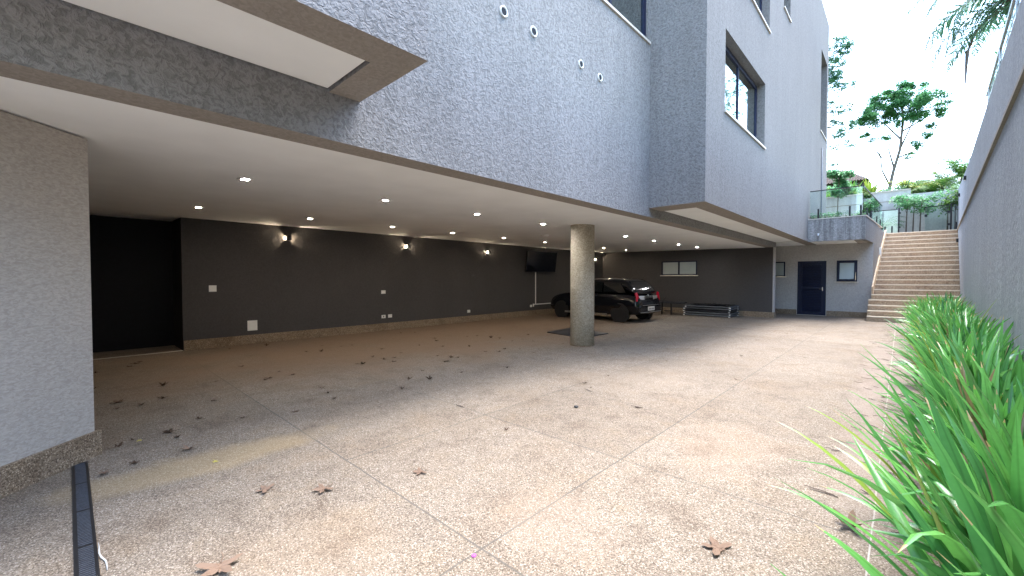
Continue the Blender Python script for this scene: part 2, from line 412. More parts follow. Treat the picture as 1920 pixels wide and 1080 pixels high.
# projecting bay on the right
bw = wallgrid('bay_wall', M['bay'], H, 'x', BX, BX - .33, 7.2625, 22.2, 2.72, TOP,
         [(8.24, 11.24, 4.5, 5.98), (8.7, 11.58, 7.33, 9.2), (13.15, 14.02, 8.66, 9.6), (20.1, 21.8, 7.2, 10.3)], label='long bay wall of rain-streaked grey render')
wallgrid('bay_end_wall', M['facade'], H, 'y', 7.25, 7.262, FX, BX - .0005, 2.72, TOP)
wallgrid('bay_end_wall', M['facade'], H, 'y', 7.263, 7.78, FX, BX - .331, 2.7201, TOP)
wallgrid('bay_end_wall', M['bay'], H, 'y', 22.2, 21.9, -11.0, BX - .331, tz, TOP)
MB().box(FX + .02, BX - .335, 7.8, 17.56, 2.735, 2.78).build('soffit_panel', M['white'], H)['label'] = 'white recessed soffit panel under the bay'
# roof, rear and slabs that close the volume
box('roof', M['inner'], H, -20, BX - .34, -2.6, 21.9, TOP - .25, TOP - .02)
box('upper_floor_slab', M['inner'], H, -20, -3.66, -2.6, 22.1, 2.9, 3.1)
box('rear_wall', M['inner'], H, -20.2, -20, -2.6, 22.2, 0, TOP)
box('rear_wall', M['inner'], H, -20, FX - .27, -2.85, -2.6, 0, TOP)
for (x0, x1, y0, y1) in ((-9, -8.85, 3, 8), ): pass
# inner room walls seen through the windows
box('room_wall', M['curtain'], H, -6.2, -6.0, -2.5, 21.8, 3.1, TOP - .3)
# garage ceiling, slightly falling to the front
zc = lambda x: 2.56 + .0125 * (-3.64 - x)
mb = MB(); mb.add([(-11.6, -2.5, zc(-11.6)), (-3.641, -2.5, 2.5605), (-3.641, 17.449, 2.5605), (-11.6, 17.449, zc(-11.6)),
                   (-11.6, -2.5, 2.85), (-3.641, -2.5, 2.85), (-3.641, 17.449, 2.85), (-11.6, 17.449, 2.85)],
                  [(0, 3, 2, 1), (4, 5, 6, 7), (0, 1, 5, 4), (1, 2, 6, 5), (2, 3, 7, 6), (3, 0, 4, 7)])
mb.build('garage_ceiling', M['white'], H)['label'] = 'smooth white garage ceiling'
# garage back wall and the dark entrance recess
box('garage_back_wall', M['inner'], H, -11.6, -10.4, 1.55, 17.6, 0, 2.75, label='dark taupe back wall of the garage')
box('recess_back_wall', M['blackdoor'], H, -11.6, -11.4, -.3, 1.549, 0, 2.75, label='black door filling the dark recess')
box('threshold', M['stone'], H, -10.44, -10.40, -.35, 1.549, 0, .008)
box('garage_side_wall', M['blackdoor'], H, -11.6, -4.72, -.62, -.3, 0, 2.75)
# far garage wall
wallgrid('garage_far_wall', M['inner'], H, 'y', 17.45, 17.76, -10.4, -3.4, 0, 2.62, [(-7.52, -6.05, 1.56, 2.15)], label='far garage wall with high twin window')
box('far_wall_end', M['laundry'], H, -3.4, FX, 17.44, 17.77, 0, 2.559)
# diagonal wall at the left
MB().prism([(-4.93, -.01), (-3.64, -1.30), (-3.64, -2.6), (-3.375, -2.6), (-3.375, -1.285), (-4.79, .13)], 0, 2.559).build('diagonal_wall', M['pillar_wall'], H)['label'] = 'diagonal grey-beige garage wall at the left edge'
# laundry recess at the far end
wallgrid('laundry_wall', M['laundry'], H, 'y', 19.75, 19.95, -4.2, sideX(19.75), 0, 2.95,
         [(-3.80, -3.42, 1.5, 2.1), (-3.0, -2.09, .0, 2.1), (-1.78, -1.18, 1.31, 2.1)], label='recessed laundry wall with louvred door')
box('laundry_side_wall', M['laundry'], H, -4.2, -4.0, 17.77, 19.749, 0, 2.95)
box('porch_ceiling', M['white'], H, -4.0, -1.17, 17.74, 19.745, 2.725, 2.78, label='white porch ceiling over the louvred door')
MB().prism([(-1.17, 17.76), (sideX(17.76) - .12, 17.76), (sideX(19.74) - .12, 19.74), (-1.17, 19.74)], 2.70, 2.8).build('porch_edge', M['under'], H)
# planter box over the laundry
MB().box(BX + .001, sideX(17.6), 17.6, 17.75, 2.70, 3.45).build('planter_front', M['stained'], H)['label'] = 'rain-stained concrete planter front above the laundry porch'
MB().prism([(sideX(17.751) - .12, 17.751), (sideX(17.751), 17.751), (sideX(19.749), 19.749), (sideX(19.749) - .12, 19.749)], 2.70, 3.45).build('planter_side', M['bay'], H)
MB().prism([(sideX(19.751) - .14, 19.751), (sideX(19.751), 19.751), (sideX(23.5), 23.5), (sideX(23.5) - .14, 23.5)], 0, [3.45, 3.45, 3.33, 3.33]).build('stair_side_wall', M['bay'], H)
MB().prism([(BX + .002, 17.58), (sideX(17.6) + .02, 17.58), (sideX(22.4) + .02, 22.4), (sideX(22.4) - .16, 22.4), (sideX(17.76) - .16, 17.78), (BX + .002, 17.78)], 3.452, 3.48).build('planter_coping', M['stone'], H)
MB().prism([(BX, 17.76), (sideX(17.76) - .13, 17.76), (sideX(19.9) - .15, 19.89), (BX, 19.89)], 2.85, 3.36).build('planter_soil', M['soil'], H)
# skirtings
box('skirting', M['skirt'], H, -10.4, -10.375, 1.56, 17.42, 0, .2)
box('skirting', M['skirt'], H, -10.374, -3.375, 17.42, 17.45, 0, .2)
box('skirting', M['skirt'], H, -3.375, -3.35, 17.42, 17.78, 0, .2)
box('skirting', M['skirt'], H, -4.0, -3.02, 19.725, 19.75, 0, .2)
box('skirting', M['skirt'], H, -2.07, sideX(19.7), 19.725, 19.75, 0, .2)
e = .022
MB().prism([(-4.79 - .0, .13 + e * 1.9), (-4.79 - .12, .04), (-3.4, -1.34), (-3.375 + e * 1.4, -1.285 + .0), (-4.79 + e, .13 + e)], 0, .2).build('skirting', M['skirt'], H)
MB().prism([(-3.375 + .03, -1.285), (-3.38, -1.30), (-3.38, -2.6), (-3.345, -2.6)], 0, .2).build('skirting', M['skirt'], H)
# column
mb = MB(); mb.tube([(-5.03, 7.60, 0), (-5.03, 7.60, 2.6)], .255, 48)
co = mb.build('column', M['column'], H); co['label'] = 'round textured concrete column holding up the garage ceiling'
for p in co.data.polygons: p.use_smooth = len(p.vertices) == 4
mb = MB(); mb.tube([(-5.03, 7.60, 0), (-5.03, 7.60, .02)], .262, 48); mb.build('column_base', M['skirt'], H)

def window_x(px, y0, y1, z0, z1, depth, panes, fr=.07, name='window', label=None, curtain=None):
    """window in a wall facing +x; frame at px-depth"""
    x = px - depth
    mb = MB()
    mb.box(x - .06, x, y0, y1, z0, z0 + fr); mb.box(x - .06, x, y0, y1, z1 - fr, z1)
    mb.box(x - .06, x, y0, y0 + fr, z0 + fr, z1 - fr); mb.box(x - .06, x, y1 - fr, y1, z0 + fr, z1 - fr)
    fo = mb.build(name, M['navy'], H)
    if label: fo['label'] = label
    w_ = (y1 - y0 - 2 * fr) / panes
    for k in range(panes):
        a = y0 + fr + k * w_
        p_ = MB().box(x - .035 + .008 * (k % 2), x - .027 + .008 * (k % 2), a, a + w_, z0 + fr, z1 - fr).build('glass_pane', M['winglass'], fo)
        if k: box('mullion', M['navy'], fo, x - .05, x - .005, a - .022, a + .022, z0 + fr + .001, z1 - fr - .001)
    if curtain:
        mb = MB(); n_ = 24; pts = []
        for i in range(n_ + 1):
            yy = curtain[0] + (curtain[1] - curtain[0]) * i / n_; pts.append((x - .14 + .025 * math.sin(i * 1.9), yy))
        for i in range(n_): mb.quad((*pts[i], z0), (*pts[i + 1], z0), (*pts[i + 1], z1), (*pts[i], z1))
        mb.build('curtain', M['curtain'], fo)
    return fo
def sill_x(px, y0, y1, z, fo, d=.03):
    MB().box(px - .3, px + d, y0 - .03, y1 + .03, z - .035, z + .004).build('sill', M['stone'], fo)
fo = window_x(BX, 8.24, 11.24, 4.504, 5.98, .17, 2, .09, label='wide sliding bay window reflecting trees', curtain=(9.9, 11.1)); sill_x(BX, 8.24, 11.24, 4.5, fo)
fo = window_x(BX, 8.70, 11.58, 7.334, 9.2, .17, 2, label='upper bay window above the wide one', curtain=(9.2, 11.4)); sill_x(BX, 8.70, 11.58, 7.33, fo)
fo = window_x(BX, 13.15, 14.02, 8.664, 9.6, .17, 1, label='small upper bay window'); sill_x(BX, 13.15, 14.02, 8.66, fo)
fo = window_x(BX, 20.1, 21.8, 7.204, 10.3, .25, 1, .05, label='tall window near the far corner of the bay'); sill_x(BX, 20.1, 21.8, 7.2, fo)
fo = window_x(FX, 3.6, 7.18, 5.674, 7.9, .05, 3, .09, label='large facade window tucked beside the bay', curtain=(5.9, 7.1)); sill_x(FX, 3.6, 7.195, 5.67, fo)

def window_y(py, x0, x1, z0, z1, panes, tilt=0, fr=.045, label=None):
    mb = MB(); y = py + .0
    mb.box(x0, x1, y - .02, y + .05, z0, z0 + fr); mb.box(x0, x1, y - .02, y + .05, z1 - fr, z1)
    mb.box(x0, x0 + fr, y - .02, y + .05, z0 + fr, z1 - fr); mb.box(x1 - fr, x1, y - .02, y + .05, z0 + fr, z1 - fr)
    fo = mb.build('window', M['navy'], H)
    if label: fo['label'] = label
    w_ = (x1 - x0 - 2 * fr) / panes
    for k in range(panes):
        a = x0 + fr + k * w_; b = a + w_; zz0, zz1 = z0 + fr, z1 - fr
        dy = tilt
        q = MB().add([(a, y + .01 - dy, zz0), (b, y + .01 - dy, zz0), (b, y + .01, zz1), (a, y + .01, zz1),
                      (a, y + .02 - dy, zz0), (b, y + .02 - dy, zz0), (b, y + .02, zz1), (a, y + .02, zz1)],
                     [(0, 1, 2, 3), (7, 6, 5, 4), (0, 4, 5, 1), (1, 5, 6, 2), (2, 6, 7, 3), (3, 7, 4, 0)])
        q.build('frosted_pane', M['frosted'], fo)
        if tilt:
            mb = MB()
            for (u0, u1, v0, v1) in ((0, 1, 0, .07), (0, 1, .93, 1), (0, .09, .07, .93), (.91, 1, .07, .93)):
                X0, X1 = a + (b - a) * u0, a + (b - a) * u1; Z0, Z1 = zz0 + (zz1 - zz0) * v0, zz0 + (zz1 - zz0) * v1
                Y0, Y1 = y + .0 - dy * (1 - v0), y + .0 - dy * (1 - v1)
                mb.add([(X0, Y0 - .012, Z0), (X1, Y0 - .012, Z0), (X1, Y1 - .012, Z1), (X0, Y1 - .012, Z1), (X0, Y0 + .03, Z0), (X1, Y0 + .03, Z0), (X1, Y1 + .03, Z1), (X0, Y1 + .03, Z1)],
                       [(0, 1, 2, 3), (7, 6, 5, 4), (0, 4, 5, 1), (1, 5, 6, 2), (2, 6, 7, 3), (3, 7, 4, 0)])
            mb.build('sash', M['navy'], fo)
        if k: box('mullion', M['navy'], fo, a - .03, a + .03, y - .021, y + .045, zz0 + .001, zz1 - .001)
    MB().box(x0 - .05, x1 + .04, y - .05, y + .02, z0 - .035, z0 - .002).build('sill', M['stone'], fo)
    return fo
window_y(17.45, -7.52, -6.05, 1.562, 2.148, 2, label='high twin-pane frosted window in the garage')
window_y(19.75, -3.80, -3.42, 1.502, 2.098, 1, label='small frosted window half hidden behind the wall end')
window_y(19.75, -1.78, -1.18, 1.312, 2.098, 1, tilt=.11, label='tilted-open frosted window right of the louvred door')
# louvred door
mb = MB(); y = 19.75
mb.box(-3.0, -2.09, y - .015, y + .05, 2.05, 2.098); mb.box(-3.0, -2.95, y - .015, y + .05, .0, 2.05); mb.box(-2.14, -2.09, y - .015, y + .05, 0, 2.05)
do = mb.build('door', M['navy'], H); do['label'] = 'navy louvred laundry door'
mb = MB()
mb.box(-2.949, -2.85, y - .005, y + .03, .02, 2.049); mb.box(-2.24, -2.141, y - .005, y + .03, .02, 2.049)
for z0, z1 in ((.02, .12), (1.02, 1.1), (1.96, 2.049)): mb.box(-2.849, -2.241, y - .005, y + .03, z0, z1)
k = 0.125
while k < 1.93:
    if not (.985 < k + .02 < 1.1):
        mb.box(-2.849, -2.241, y - .004, y + .004, k, k + .030)
        mb.add([(-2.849, y + .004, k + .030), (-2.241, y + .004, k + .030), (-2.241, y + .03, k + .058), (-2.849, y + .03, k + .058)], [(0, 1, 2, 3)])
    k += .064
mb.build('louvre_panel', M['navy'], do)
box('door_backing', M['blackdoor'], do, -2.95, -2.14, y + .05, y + .06, 0, 2.05)
mb = MB(); mb.box(-2.215, -2.185, y - .02, y - .005, .95, 1.1); mb.tube([(-2.2, y - .05, 1.02), (-2.2, y - .02, 1.02)], .012); mb.tube([(-2.2, y - .05, 1.02), (-2.3, y - .05, 1.02)], .01)
mb.build('handle', M['chrome'], do)
box('door_sill', M['stone'], do, -3.02, -2.07, y - .03, y + .05, 0, .012)
# rainwater pipe on the bay wall
mb = MB().tube([(BX + .03, 20.5, 3.4), (BX + .03, 20.5, 6.6)], .02, 10); mb.build('drain_pipe', M['greypl'], H, smooth=True)

# ------------------------------------------------------------------ fixtures on the house
def vent(y, z, r, label):
    t_ = thing('round_wall_vent', label, 'vent', (FX, y, z), group='round vents on the facade')
    n_ = 28; mb = MB(); prof = [(r, 0.0), (r, .018), (r * .9, .022), (r * .72, .014), (r * .68, -.0)]
    for (rr, dx) in prof:
        for k_ in range(n_): a = 2 * math.pi * k_ / n_; mb.v.append((FX + dx, y + rr * math.cos(a), z + rr * math.sin(a)))
    for q in range(len(prof) - 1):
        for k_ in range(n_): mb.f.append((q * n_ + k_, q * n_ + (k_ + 1) % n_, (q + 1) * n_ + (k_ + 1) % n_, (q + 1) * n_ + k_)); mb.mi.append(0)
    mb.build('rim', M['white_plastic'], t_, smooth=True)
    mb = MB(); mb.tube([(FX + .001, y, z), (FX + .004, y, z)], r * .7, 24); mb.build('backing', M['black'], t_)
    mb = MB(); q = 0
    for k_ in range(-3, 4):
        zz = k_ * r * .18; hw = math.sqrt(max(0, (r * .68) ** 2 - zz ** 2))
        mb.box(FX + .006, FX + .016, y - hw, y + hw, z + zz - r * .035, z + zz + r * .035)
    mb.build('louvre', M['black'], t_)
vent(3.46, 4.49, .062, 'round metal vent highest and leftmost in the row of four on the facade')
vent(3.99, 4.49, .062, 'round metal vent second from the left in the row on the facade')
vent(5.03, 4.48, .058, 'round metal vent third from the left in the row on the facade')
vent(5.54, 4.47, .058, 'round metal vent rightmost in the row, nearest the bay')

ordn = ['first', 'second', 'third', 'fourth', 'fifth', 'sixth', 'seventh', 'eighth', 'ninth']
def downlight(x, y, label, lens):
    z = zc(x)
    t_ = thing('downlight', label, 'ceiling light', (x, y, z), group='square downlights recessed in the garage ceiling')
    s, i = .068, .036; mb = MB(); d = .010
    mb.box(x - s, x + s, y - s, y - i, z - d, z + .004); mb.box(x - s, x + s, y + i, y + s, z - d, z + .004)
    mb.box(x - s, x - i, y - i, y + i, z - d, z + .004); mb.box(x + i, x + s, y - i, y + i, z - d, z + .004)
    mb.build('frame', M['white_plastic'], t_)
    MB().box(x - i + .001, x + i - .001, y - i + .001, y + i - .001, z - .006, z - .002).build('lens', lens, t_)
for i, y in enumerate((1.41, 3.18, 4.97, 6.83, 10.4, 12.18, 14.09, 15.82)):
    downlight(-5.5, y, 'square downlight, %s from the left in the front row of the garage ceiling' % ordn[i], M['lensdim'])
for i, y in enumerate((1.5, 3.28, 5.09, 6.84, 8.72, 10.65, 14.34, 16.12)):
    downlight(-8.5, y, 'square downlight, %s from the left in the rear row of the garage ceiling' % ordn[i], M['lens'])
downlight(-10.89, .82, 'dim square downlight in the ceiling of the dark entrance recess', M['white_plastic'])

def sconce(y, z, label):
    x = -10.4; s = .06
    t_ = thing('wall_sconce', label, 'wall light', (x, y, z), group='cube sconces on the garage back wall')
    mb = MB()
    mb.box(x + .10, x + .112, y - s, y + s, z - s, z + s)          # front
    mb.box(x + .002, x + .10, y - s, y + s, z + s - .008, z + s); mb.box(x + .002, x + .10, y - s, y + s, z - s, z - s + .008)
    mb.box(x + .002, x + .10, y - .012, y + .012, z - s + .008, z + s - .008)
    mb.build('housing', M['black'], t_)
    for sg in (-1, 1):
        a, b = sorted((y + sg * .016, y + sg * .022))
        MB().box(x + .012, x + .04, a, b, z - .022, z + .022).build('lamp_lens', M['warm'], t_)
sconce(3.50, 2.37, 'black cube sconce glowing to both sides, leftmost on the garage back wall')
sconce(6.69, 2.35, 'glowing black cube sconce, second from the left on the back wall')
sconce(9.89, 2.33, 'glowing black cube sconce just left of the television')
sconce(13.40, 2.30, 'glowing cube sconce partly hidden behind the television')
sconce(16.75, 2.30, 'small glowing cube sconce near the corner, right of the column')

def plate(name, label, cat, y, z, w_, h, sock=0, group='white electrical plates on the back wall'):
    t_ = thing(name, label, cat, (-10.4, y, z), group=group)
    MB().box(-10.399, -10.386, y - w_ / 2, y + w_ / 2, z - h / 2, z + h / 2).build('cover_plate', M['white_plastic'], t_, bevel=.003)
    if sock == 1: MB().box(-10.387, -10.383, y - .014, y + .014, z - .02, z + .02).build('socket_insert', M['blackpl'], t_)
    if sock == 2: MB().box(-10.387, -10.381, y - .022, y + .022, z - .03, z + .03).build('rocker', M['white_plastic'], t_, bevel=.002)
plate('wall_switch', 'white switch plate at mid height, leftmost on the back wall', 'switch', 2.05, 1.23, .13, .13, 2)
plate('junction_box', 'large blank white cover low on the back wall', 'junction box', 2.76, .405, .19, .22)
plate('wall_switch', 'white switch plate above the pair of sockets', 'switch', 5.93, 1.06, .13, .09, 2)
plate('wall_socket', 'white wall socket with black insert, left one of the pair', 'socket', 5.93, .385, .12, .09, 1)
plate('wall_socket', 'white wall socket, right one of the low pair', 'socket', 6.13, .39, .12, .09, 2)
plate('wall_socket', 'single white wall socket midway along the back wall', 'socket', 9.02, .35, .12, .09, 2)
plate('wall_socket', 'white wall socket beside the cable trunking under the television', 'socket', 12.18, .37, .12, .09, 2)
t_ = thing('cable_trunking', 'thin white cable trunking running down from the television and along the wall', 'cable trunking', (-10.4, 12.45, .4))
MB().box(-10.399, -10.38, 12.43, 12.465, .44, 1.75).build('vertical_duct', M['white_plastic'], t_)
MB().box(-10.399, -10.38, 12.33, 13.9, .405, .44).build('horizontal_duct', M['white_plastic'], t_)
MB().box(-10.399, -10.375, 12.29, 12.34, .34, .45).build('end_box', M['white_plastic'], t_)
# television on a bracket, tilted forward and swung a little
t_ = thing('television', 'flat black television on a wall bracket, high on the back wall', 'television', (-10.22, 12.6, 2.07), 0)
OFF[t_.name] = Vector((0, 0, 0))
rot = Matrix.Rotation(R(-7), 4, 'Z') @ Matrix.Rotation(R(9), 4, 'Y')
def rb(mb):
    mb.v = [tuple(rot @ Vector(v)) for v in mb.v]; return mb
rb(MB().box(-.03, .03, -.80, .80, -.40, .40)).build('casing', M['blackpl'], t_, world=False, bevel=.006)
rb(MB().box(.0305, .033, -.78, .78, -.375, .385)).build('screen', M['screen'], t_, world=False)
MB().box(-.178, -.05, -.08, .08, -.15, .15).build('bracket', M['black'], t_, world=False)
# smoke detector / access point
t_ = thing('smoke_detector', 'white disc smoke detector on the garage ceiling near the column', 'smoke detector', (-7.01, 8.77, zc(-7.01)))
z = zc(-7.01)
MB().tube([(-7.01, 8.77, z + .002), (-7.01, 8.77, z - .025)], .12, 28, .11).build('base', M['white_plastic'], t_, smooth=False)
MB().tube([(-7.01, 8.77, z - .025), (-7.01, 8.77, z - .045)], .09, 28, .07).build('cover', M['white_plastic'], t_)
# security camera
t_ = thing('security_camera', 'tiny black security camera in the far ceiling corner of the garage', 'security camera', (-10.25, 17.3, 2.62))
MB().tube([(-10.25, 17.3, 2.64), (-10.25, 17.3, 2.58)], .03, 10).build('mount', M['black'], t_)
MB().tube([(-10.3, 17.35, 2.57), (-10.12, 17.18, 2.53)], .035, 12).build('body', M['black'], t_)
# little spout on the planter front
t_ = thing('drain_spout', 'small metal spout dripping on the stained planter front', 'spout', (-2.1, 17.6, 2.92))
MB().tube([(-2.1, 17.6, 2.95), (-2.1, 17.5, 2.94), (-2.1, 17.47, 2.88)], .018, 8).build('pipe', M['steel'], t_)
MB().tube([(-2.1, 17.598, 2.95), (-2.1, 17.59, 2.95)], .04, 12).build('flange', M['steel'], t_)

# ------------------------------------------------------------------ stairs
rs, tr = .1745, .2885
S = thing('outdoor_staircase', 'wide beige pebble staircase climbing to the terrace', 'staircase', (.3, 18.25, 0))
for n_ in range(1, 20):
    y0 = 18.25 + (n_ - 1) * tr; y1 = y0 + tr if n_ < 19 else 23.6
    if n_ <= 4: xl0 = xl1 = -.83
    else: xl0, xl1 = sideX(y0) + .005, sideX(y1) + .005
    xr0, xr1 = wX(y0) - .004, wX(y1) - .004
    zt = n_ * rs; zb = max(0, zt - .42)
    st = MB().prism([(xl0, y0), (xr0, y0), (xr1, y1), (xl1, y1)], zb, zt - .003).build('step', M['step'], S)
    MB().prism([(xl0, y0 - .014), (xr0, y0 - .014), (xr0, y0 + .03), (xl0, y0 + .03)], zt - .03, zt + .002).build('nosing', M['nosing'], st)
MB().prism([(sideX(19.3) + .006, 19.42), (sideX(19.3) + .05, 19.42), (sideX(23.4) + .05, 23.45), (sideX(23.4) + .006, 23.45)], [.75, .75, 3.1, 3.1], [1.12, 1.12, 3.46, 3.46]).build('stair_skirting', M['step'], S)
# ------------------------------------------------------------------ boundary wall (right)
B = thing('boundary_wall', 'tall grey-blue textured boundary wall on the right', 'wall', (wX(8), 8, 0))
MB().prism([(wX(-2), -2), (wX(-2) + .35, -2), (wX(31) + .35, 31), (wX(31), 31)], 0, 3.29).build('lower_wall', M['boundary'], B)
MB().prism([(wX(-2) - .035, -2), (wX(-2) + .34, -2), (wX(31) + .34, 31), (wX(31) - .035, 31)], 3.291, 3.335).build('coping', M['under'], B)
mb = MB(); prof = [(-2, 4.32), (6, 4.36), (8.7, 4.42), (13.6, 4.57), (17, 4.66), (22, 4.95), (27, 5.3), (31, 5.5)]
for (y, z) in prof:
    mb.v += [(wX(y) + .03, y, 3.346), (wX(y) + .03, y, z), (wX(y) + .22, y, z), (wX(y) + .22, y, 3.346)]
for i in range(len(prof) - 1):
    for k in range(4): mb.f.append((i * 4 + k, i * 4 + (k + 1) % 4, i * 4 + 4 + (k + 1) % 4, i * 4 + 4 + k)); mb.mi.append(0)
mb.f += [(0, 1, 2, 3), (28, 29, 30, 31)]; mb.mi += [0, 0]
mb.build('upper_wall', M['boundary'], B)
# metal and glass rail on top of it
t_ = thing('wall_top_railing', 'pale metal and glass railing along the top of the boundary wall', 'railing', (wX(7) + .1, 7, 4.4))
ztop = lambda y: 4.3 + max(0, (y + 8)) * .012
for dz, r_ in ((.50, .028), (.06, .02), (.28, .012)):
    MB().tube([(wX(y) + .1, y, ztop(y) + dz + .02) for y in (-1.9, 3, 8, 12.5)], r_, 8).build('rail', M['steel'], t_, smooth=True)
for y in (-1.8, 0, 2, 4, 6, 8, 10, 12): MB().box(wX(y) + .08, wX(y) + .12, y - .02, y + .02, ztop(y) - .02, ztop(y) + .52).build('post', M['steel'], t_)
MB().prism([(wX(-1.8) + .095, -1.8), (wX(-1.8) + .105, -1.8), (wX(12) + .105, 12), (wX(12) + .095, 12)], [ztop(-2) + .08, ztop(-2) + .08, ztop(12) + .08, ztop(12) + .08], [ztop(-2) + .48, ztop(-2) + .48, ztop(12) + .48, ztop(12) + .48]).build('glass_panel', M['balglass'], t_)
def wlight(name, x, y, z, h, mat, label):
    t2 = thing(name, label, 'wall light', (x, y, z))
    MB().box(x - .06, x - .001, y - .05, y + .05, z - h / 2, z + h / 2).build('housing', mat, t2, bevel=.004)
    MB().box(x - .05, x - .02, y - .03, y + .03, z - h / 2 - .006, z - h / 2 - .0005).build('diffuser', M['white_plastic'], t2)
wlight('step_light', wX(18.54) + .03, 18.54, 4.46, .12, M['black'], 'small black wall light highest on the boundary wall beyond the stairs')
wlight('step_light', wX(23.4) + .03, 23.4, 4.62, .12, M['black'], 'small black wall light on the boundary wall level with the glass gate')
wlight('step_light', wX(22.6), 22.6, 2.84, .14, M['black'], 'small black wall light low beside the top stairs')
t2 = thing('wall_uplight', 'slim white vertical lamp on the wall left of the stairs', 'wall light', (sideX(22.1), 21.6, 2.48))
xs = sideX(21.6)
MB().box(xs, xs + .06, 21.55, 21.65, 2.3, 2.62).build('housing', M['white_plastic'], t2, bevel=.005)
MB().box(xs + .005, xs + .055, 21.56, 21.64, 2.27, 2.299).build('diffuser', M['steel'], t2)

# ------------------------------------------------------------------ terrace wall + glass
G = thing('garden_wall', 'pale rendered wall at the back of the terrace', 'wall', (-.5, 26.6, tz))
MB().box(-12, .25, 26.5, 26.7, tz, 5.50).build('wall_body', M['garden_wall'], G)
MB().box(.251, 2.2, 26.52, 26.7, tz, 5.30).build('low_wall_body', M['garden_wall'], G)
MB().box(-12, .25, 26.47, 26.72, 5.501, 5.55).build('coping', M['stone'], G)
MB().box(-12, .25, 26.488, 26.5, 5.03, 5.05).build('groove', M['skirt'], G)

def balustrade(label, pts, z0, z1, spig, rail=True, name='glass_balustrade'):
    t3 = thing(name, label, 'glass railing', (pts[0][0], pts[0][1], z0))
    for (a, b) in zip(pts[:-1], pts[1:]):
        d = Vector((b[0] - a[0], b[1] - a[1])); L = d.length; d.normalize(); nn = Vector((-d.y, d.x)) * .006
        a2 = Vector(a) + d * .02; b2 = Vector(b) - d * .02
        MB().prism([tuple(a2 - nn), tuple(b2 - nn), tuple(b2 + nn), tuple(a2 + nn)], z0 + .07, z1).build('glass_panel', M['balglass'], t3)
        if rail:
            nn2 = nn * 3
            MB().prism([tuple(a2 - nn2), tuple(b2 - nn2), tuple(b2 + nn2), tuple(a2 + nn2)], z1 + .001, z1 + .03).build('top_rail', M['black'], t3)
    for (x, y, h) in spig:
        MB().box(x - .025, x + .025, y - .025, y + .025, z0, z0 + h).build('post', M['black'], t3, bevel=.003)
    return t3
bx = sideX(17.6) - .08
balustrade('glass railing on top of the stained planter', [(BX + .02, 17.68), (bx, 17.68)], 3.48, 4.42,
           [(-2.12, 17.68, .34), (-1.28, 17.68, .34), (-1.0, 17.68, .34)])
balustrade('glass railing running back along the stairs', [(bx, 17.70), (sideX(20.6) - .08, 20.6), (sideX(23.2) - .08, 23.2)], 3.48, 4.42,
           [(sideX(y) - .08, y, .34) for y in (18.6, 19.6, 21.4, 22.6)])
MB_ = balustrade('glass fence panel at the stair top, left of the open gate', [(-.88, 24.2), (-.14, 24.2)], tz, 4.34,
           [(-.55, 24.2, .35), (-.33, 24.2, .35), (-.12, 24.2, 1.1)])
for z in (4.2, 3.6): MB().box(-.15, -.06, 24.17, 24.2, z - .03, z + .03).build('hinge', M['black'], MB_)
gt = balustrade('swung glass gate panel at the top of the stairs', [(.66, 24.42), (1.36, 24.2)], tz, 4.36, [], name='glass_gate')
gt['category'] = 'gate'
for z in (4.1, 3.6): MB().box(1.30, 1.38, 24.15, 24.25, z - .04, z + .04).build('hinge', M['black'], gt)
MB().box(.66, .74, 24.36, 24.44, 3.98, 4.08).build('latch', M['black'], gt)
balustrade('narrow glass fence panel against the boundary wall', [(1.44, 24.2), (wX(24.2) - .02, 24.2)], tz, 4.36, [(1.41, 24.2, 1.12), (1.56, 24.2, .36)])

# ------------------------------------------------------------------ floor drain
D = thing('floor_drain', 'long black slotted drain grate set in the pebble floor', 'drain', (-3.7, .04, 0))
mb = MB(); mb.box(-4.66, -.9, -.004, .013, -.0, .006); mb.box(-4.66, -.9, .070, .084, -.0, .006)
for x in (-4.66, -4.2, -3.7, -3.2, -2.7, -2.2, -1.7, -1.2): mb.box(x, x + .018, .013, .070, 0, .0055)
mb.build('grate_frame', M['steel'] if False else M['black'], D)
mb = MB(); x = -4.64
while x < -.95: mb.box(x, x + .009, .0131, .0699, 0, .0045); x += .02
mb.build('grate_bars', M['gratebar'], D)
MB().box(-4.65, -.92, .0132, .0698, .0005, .0012).build('channel', M['blackdoor'], D)

# ------------------------------------------------------------------ mat
o = MB().prism([(-6.83, 8.65), (-5.57, 8.40), (-5.52, 9.55), (-6.93, 9.8)], .0005, .022).build('floor_mat', M['leather'], bevel=.005)
tag(o, 'dark square rubber mat on the floor behind the column', 'mat')

# ------------------------------------------------------------------ car
cyaw = math.atan2(.07, -1.0)
K = thing('parked_car', 'black hatchback parked nose-in in the far corner of the garage', 'car', (-6.02, 13.03, 0), cyaw)
OFF[K.name] = Vector((0, 0, 0))
def loft(secs, half):
    """secs: (x, [(w,z)...] from bottom centre out to top centre)"""
    mb = MB(); m_ = len(secs[0][1])
    for (x, ring) in secs:
        pts = [(x, -w_, z) for (w_, z) in ring] + [(x, w_, z) for (w_, z) in reversed(ring)]
        mb.v += pts
    k = 2 * m_
    for i in range(len(secs) - 1):
        for j in range(k): mb.f.append((i * k + j, i * k + (j + 1) % k, (i + 1) * k + (j + 1) % k, (i + 1) * k + j)); mb.mi.append(0)
    mb.f += [tuple(reversed(range(k))), tuple(range((len(secs) - 1) * k, len(secs) * k))]; mb.mi += [0, 0]
    return mb
W = .80
def ring(wb, wm, wt, zb, zm, zt): return [(wb * .5, zb), (wb, zb + .02), (wm, zb + .14), (wm + .012, zm), (wt, zt - .04), (wt - .07, zt), (wt * .4, zt + .012)]
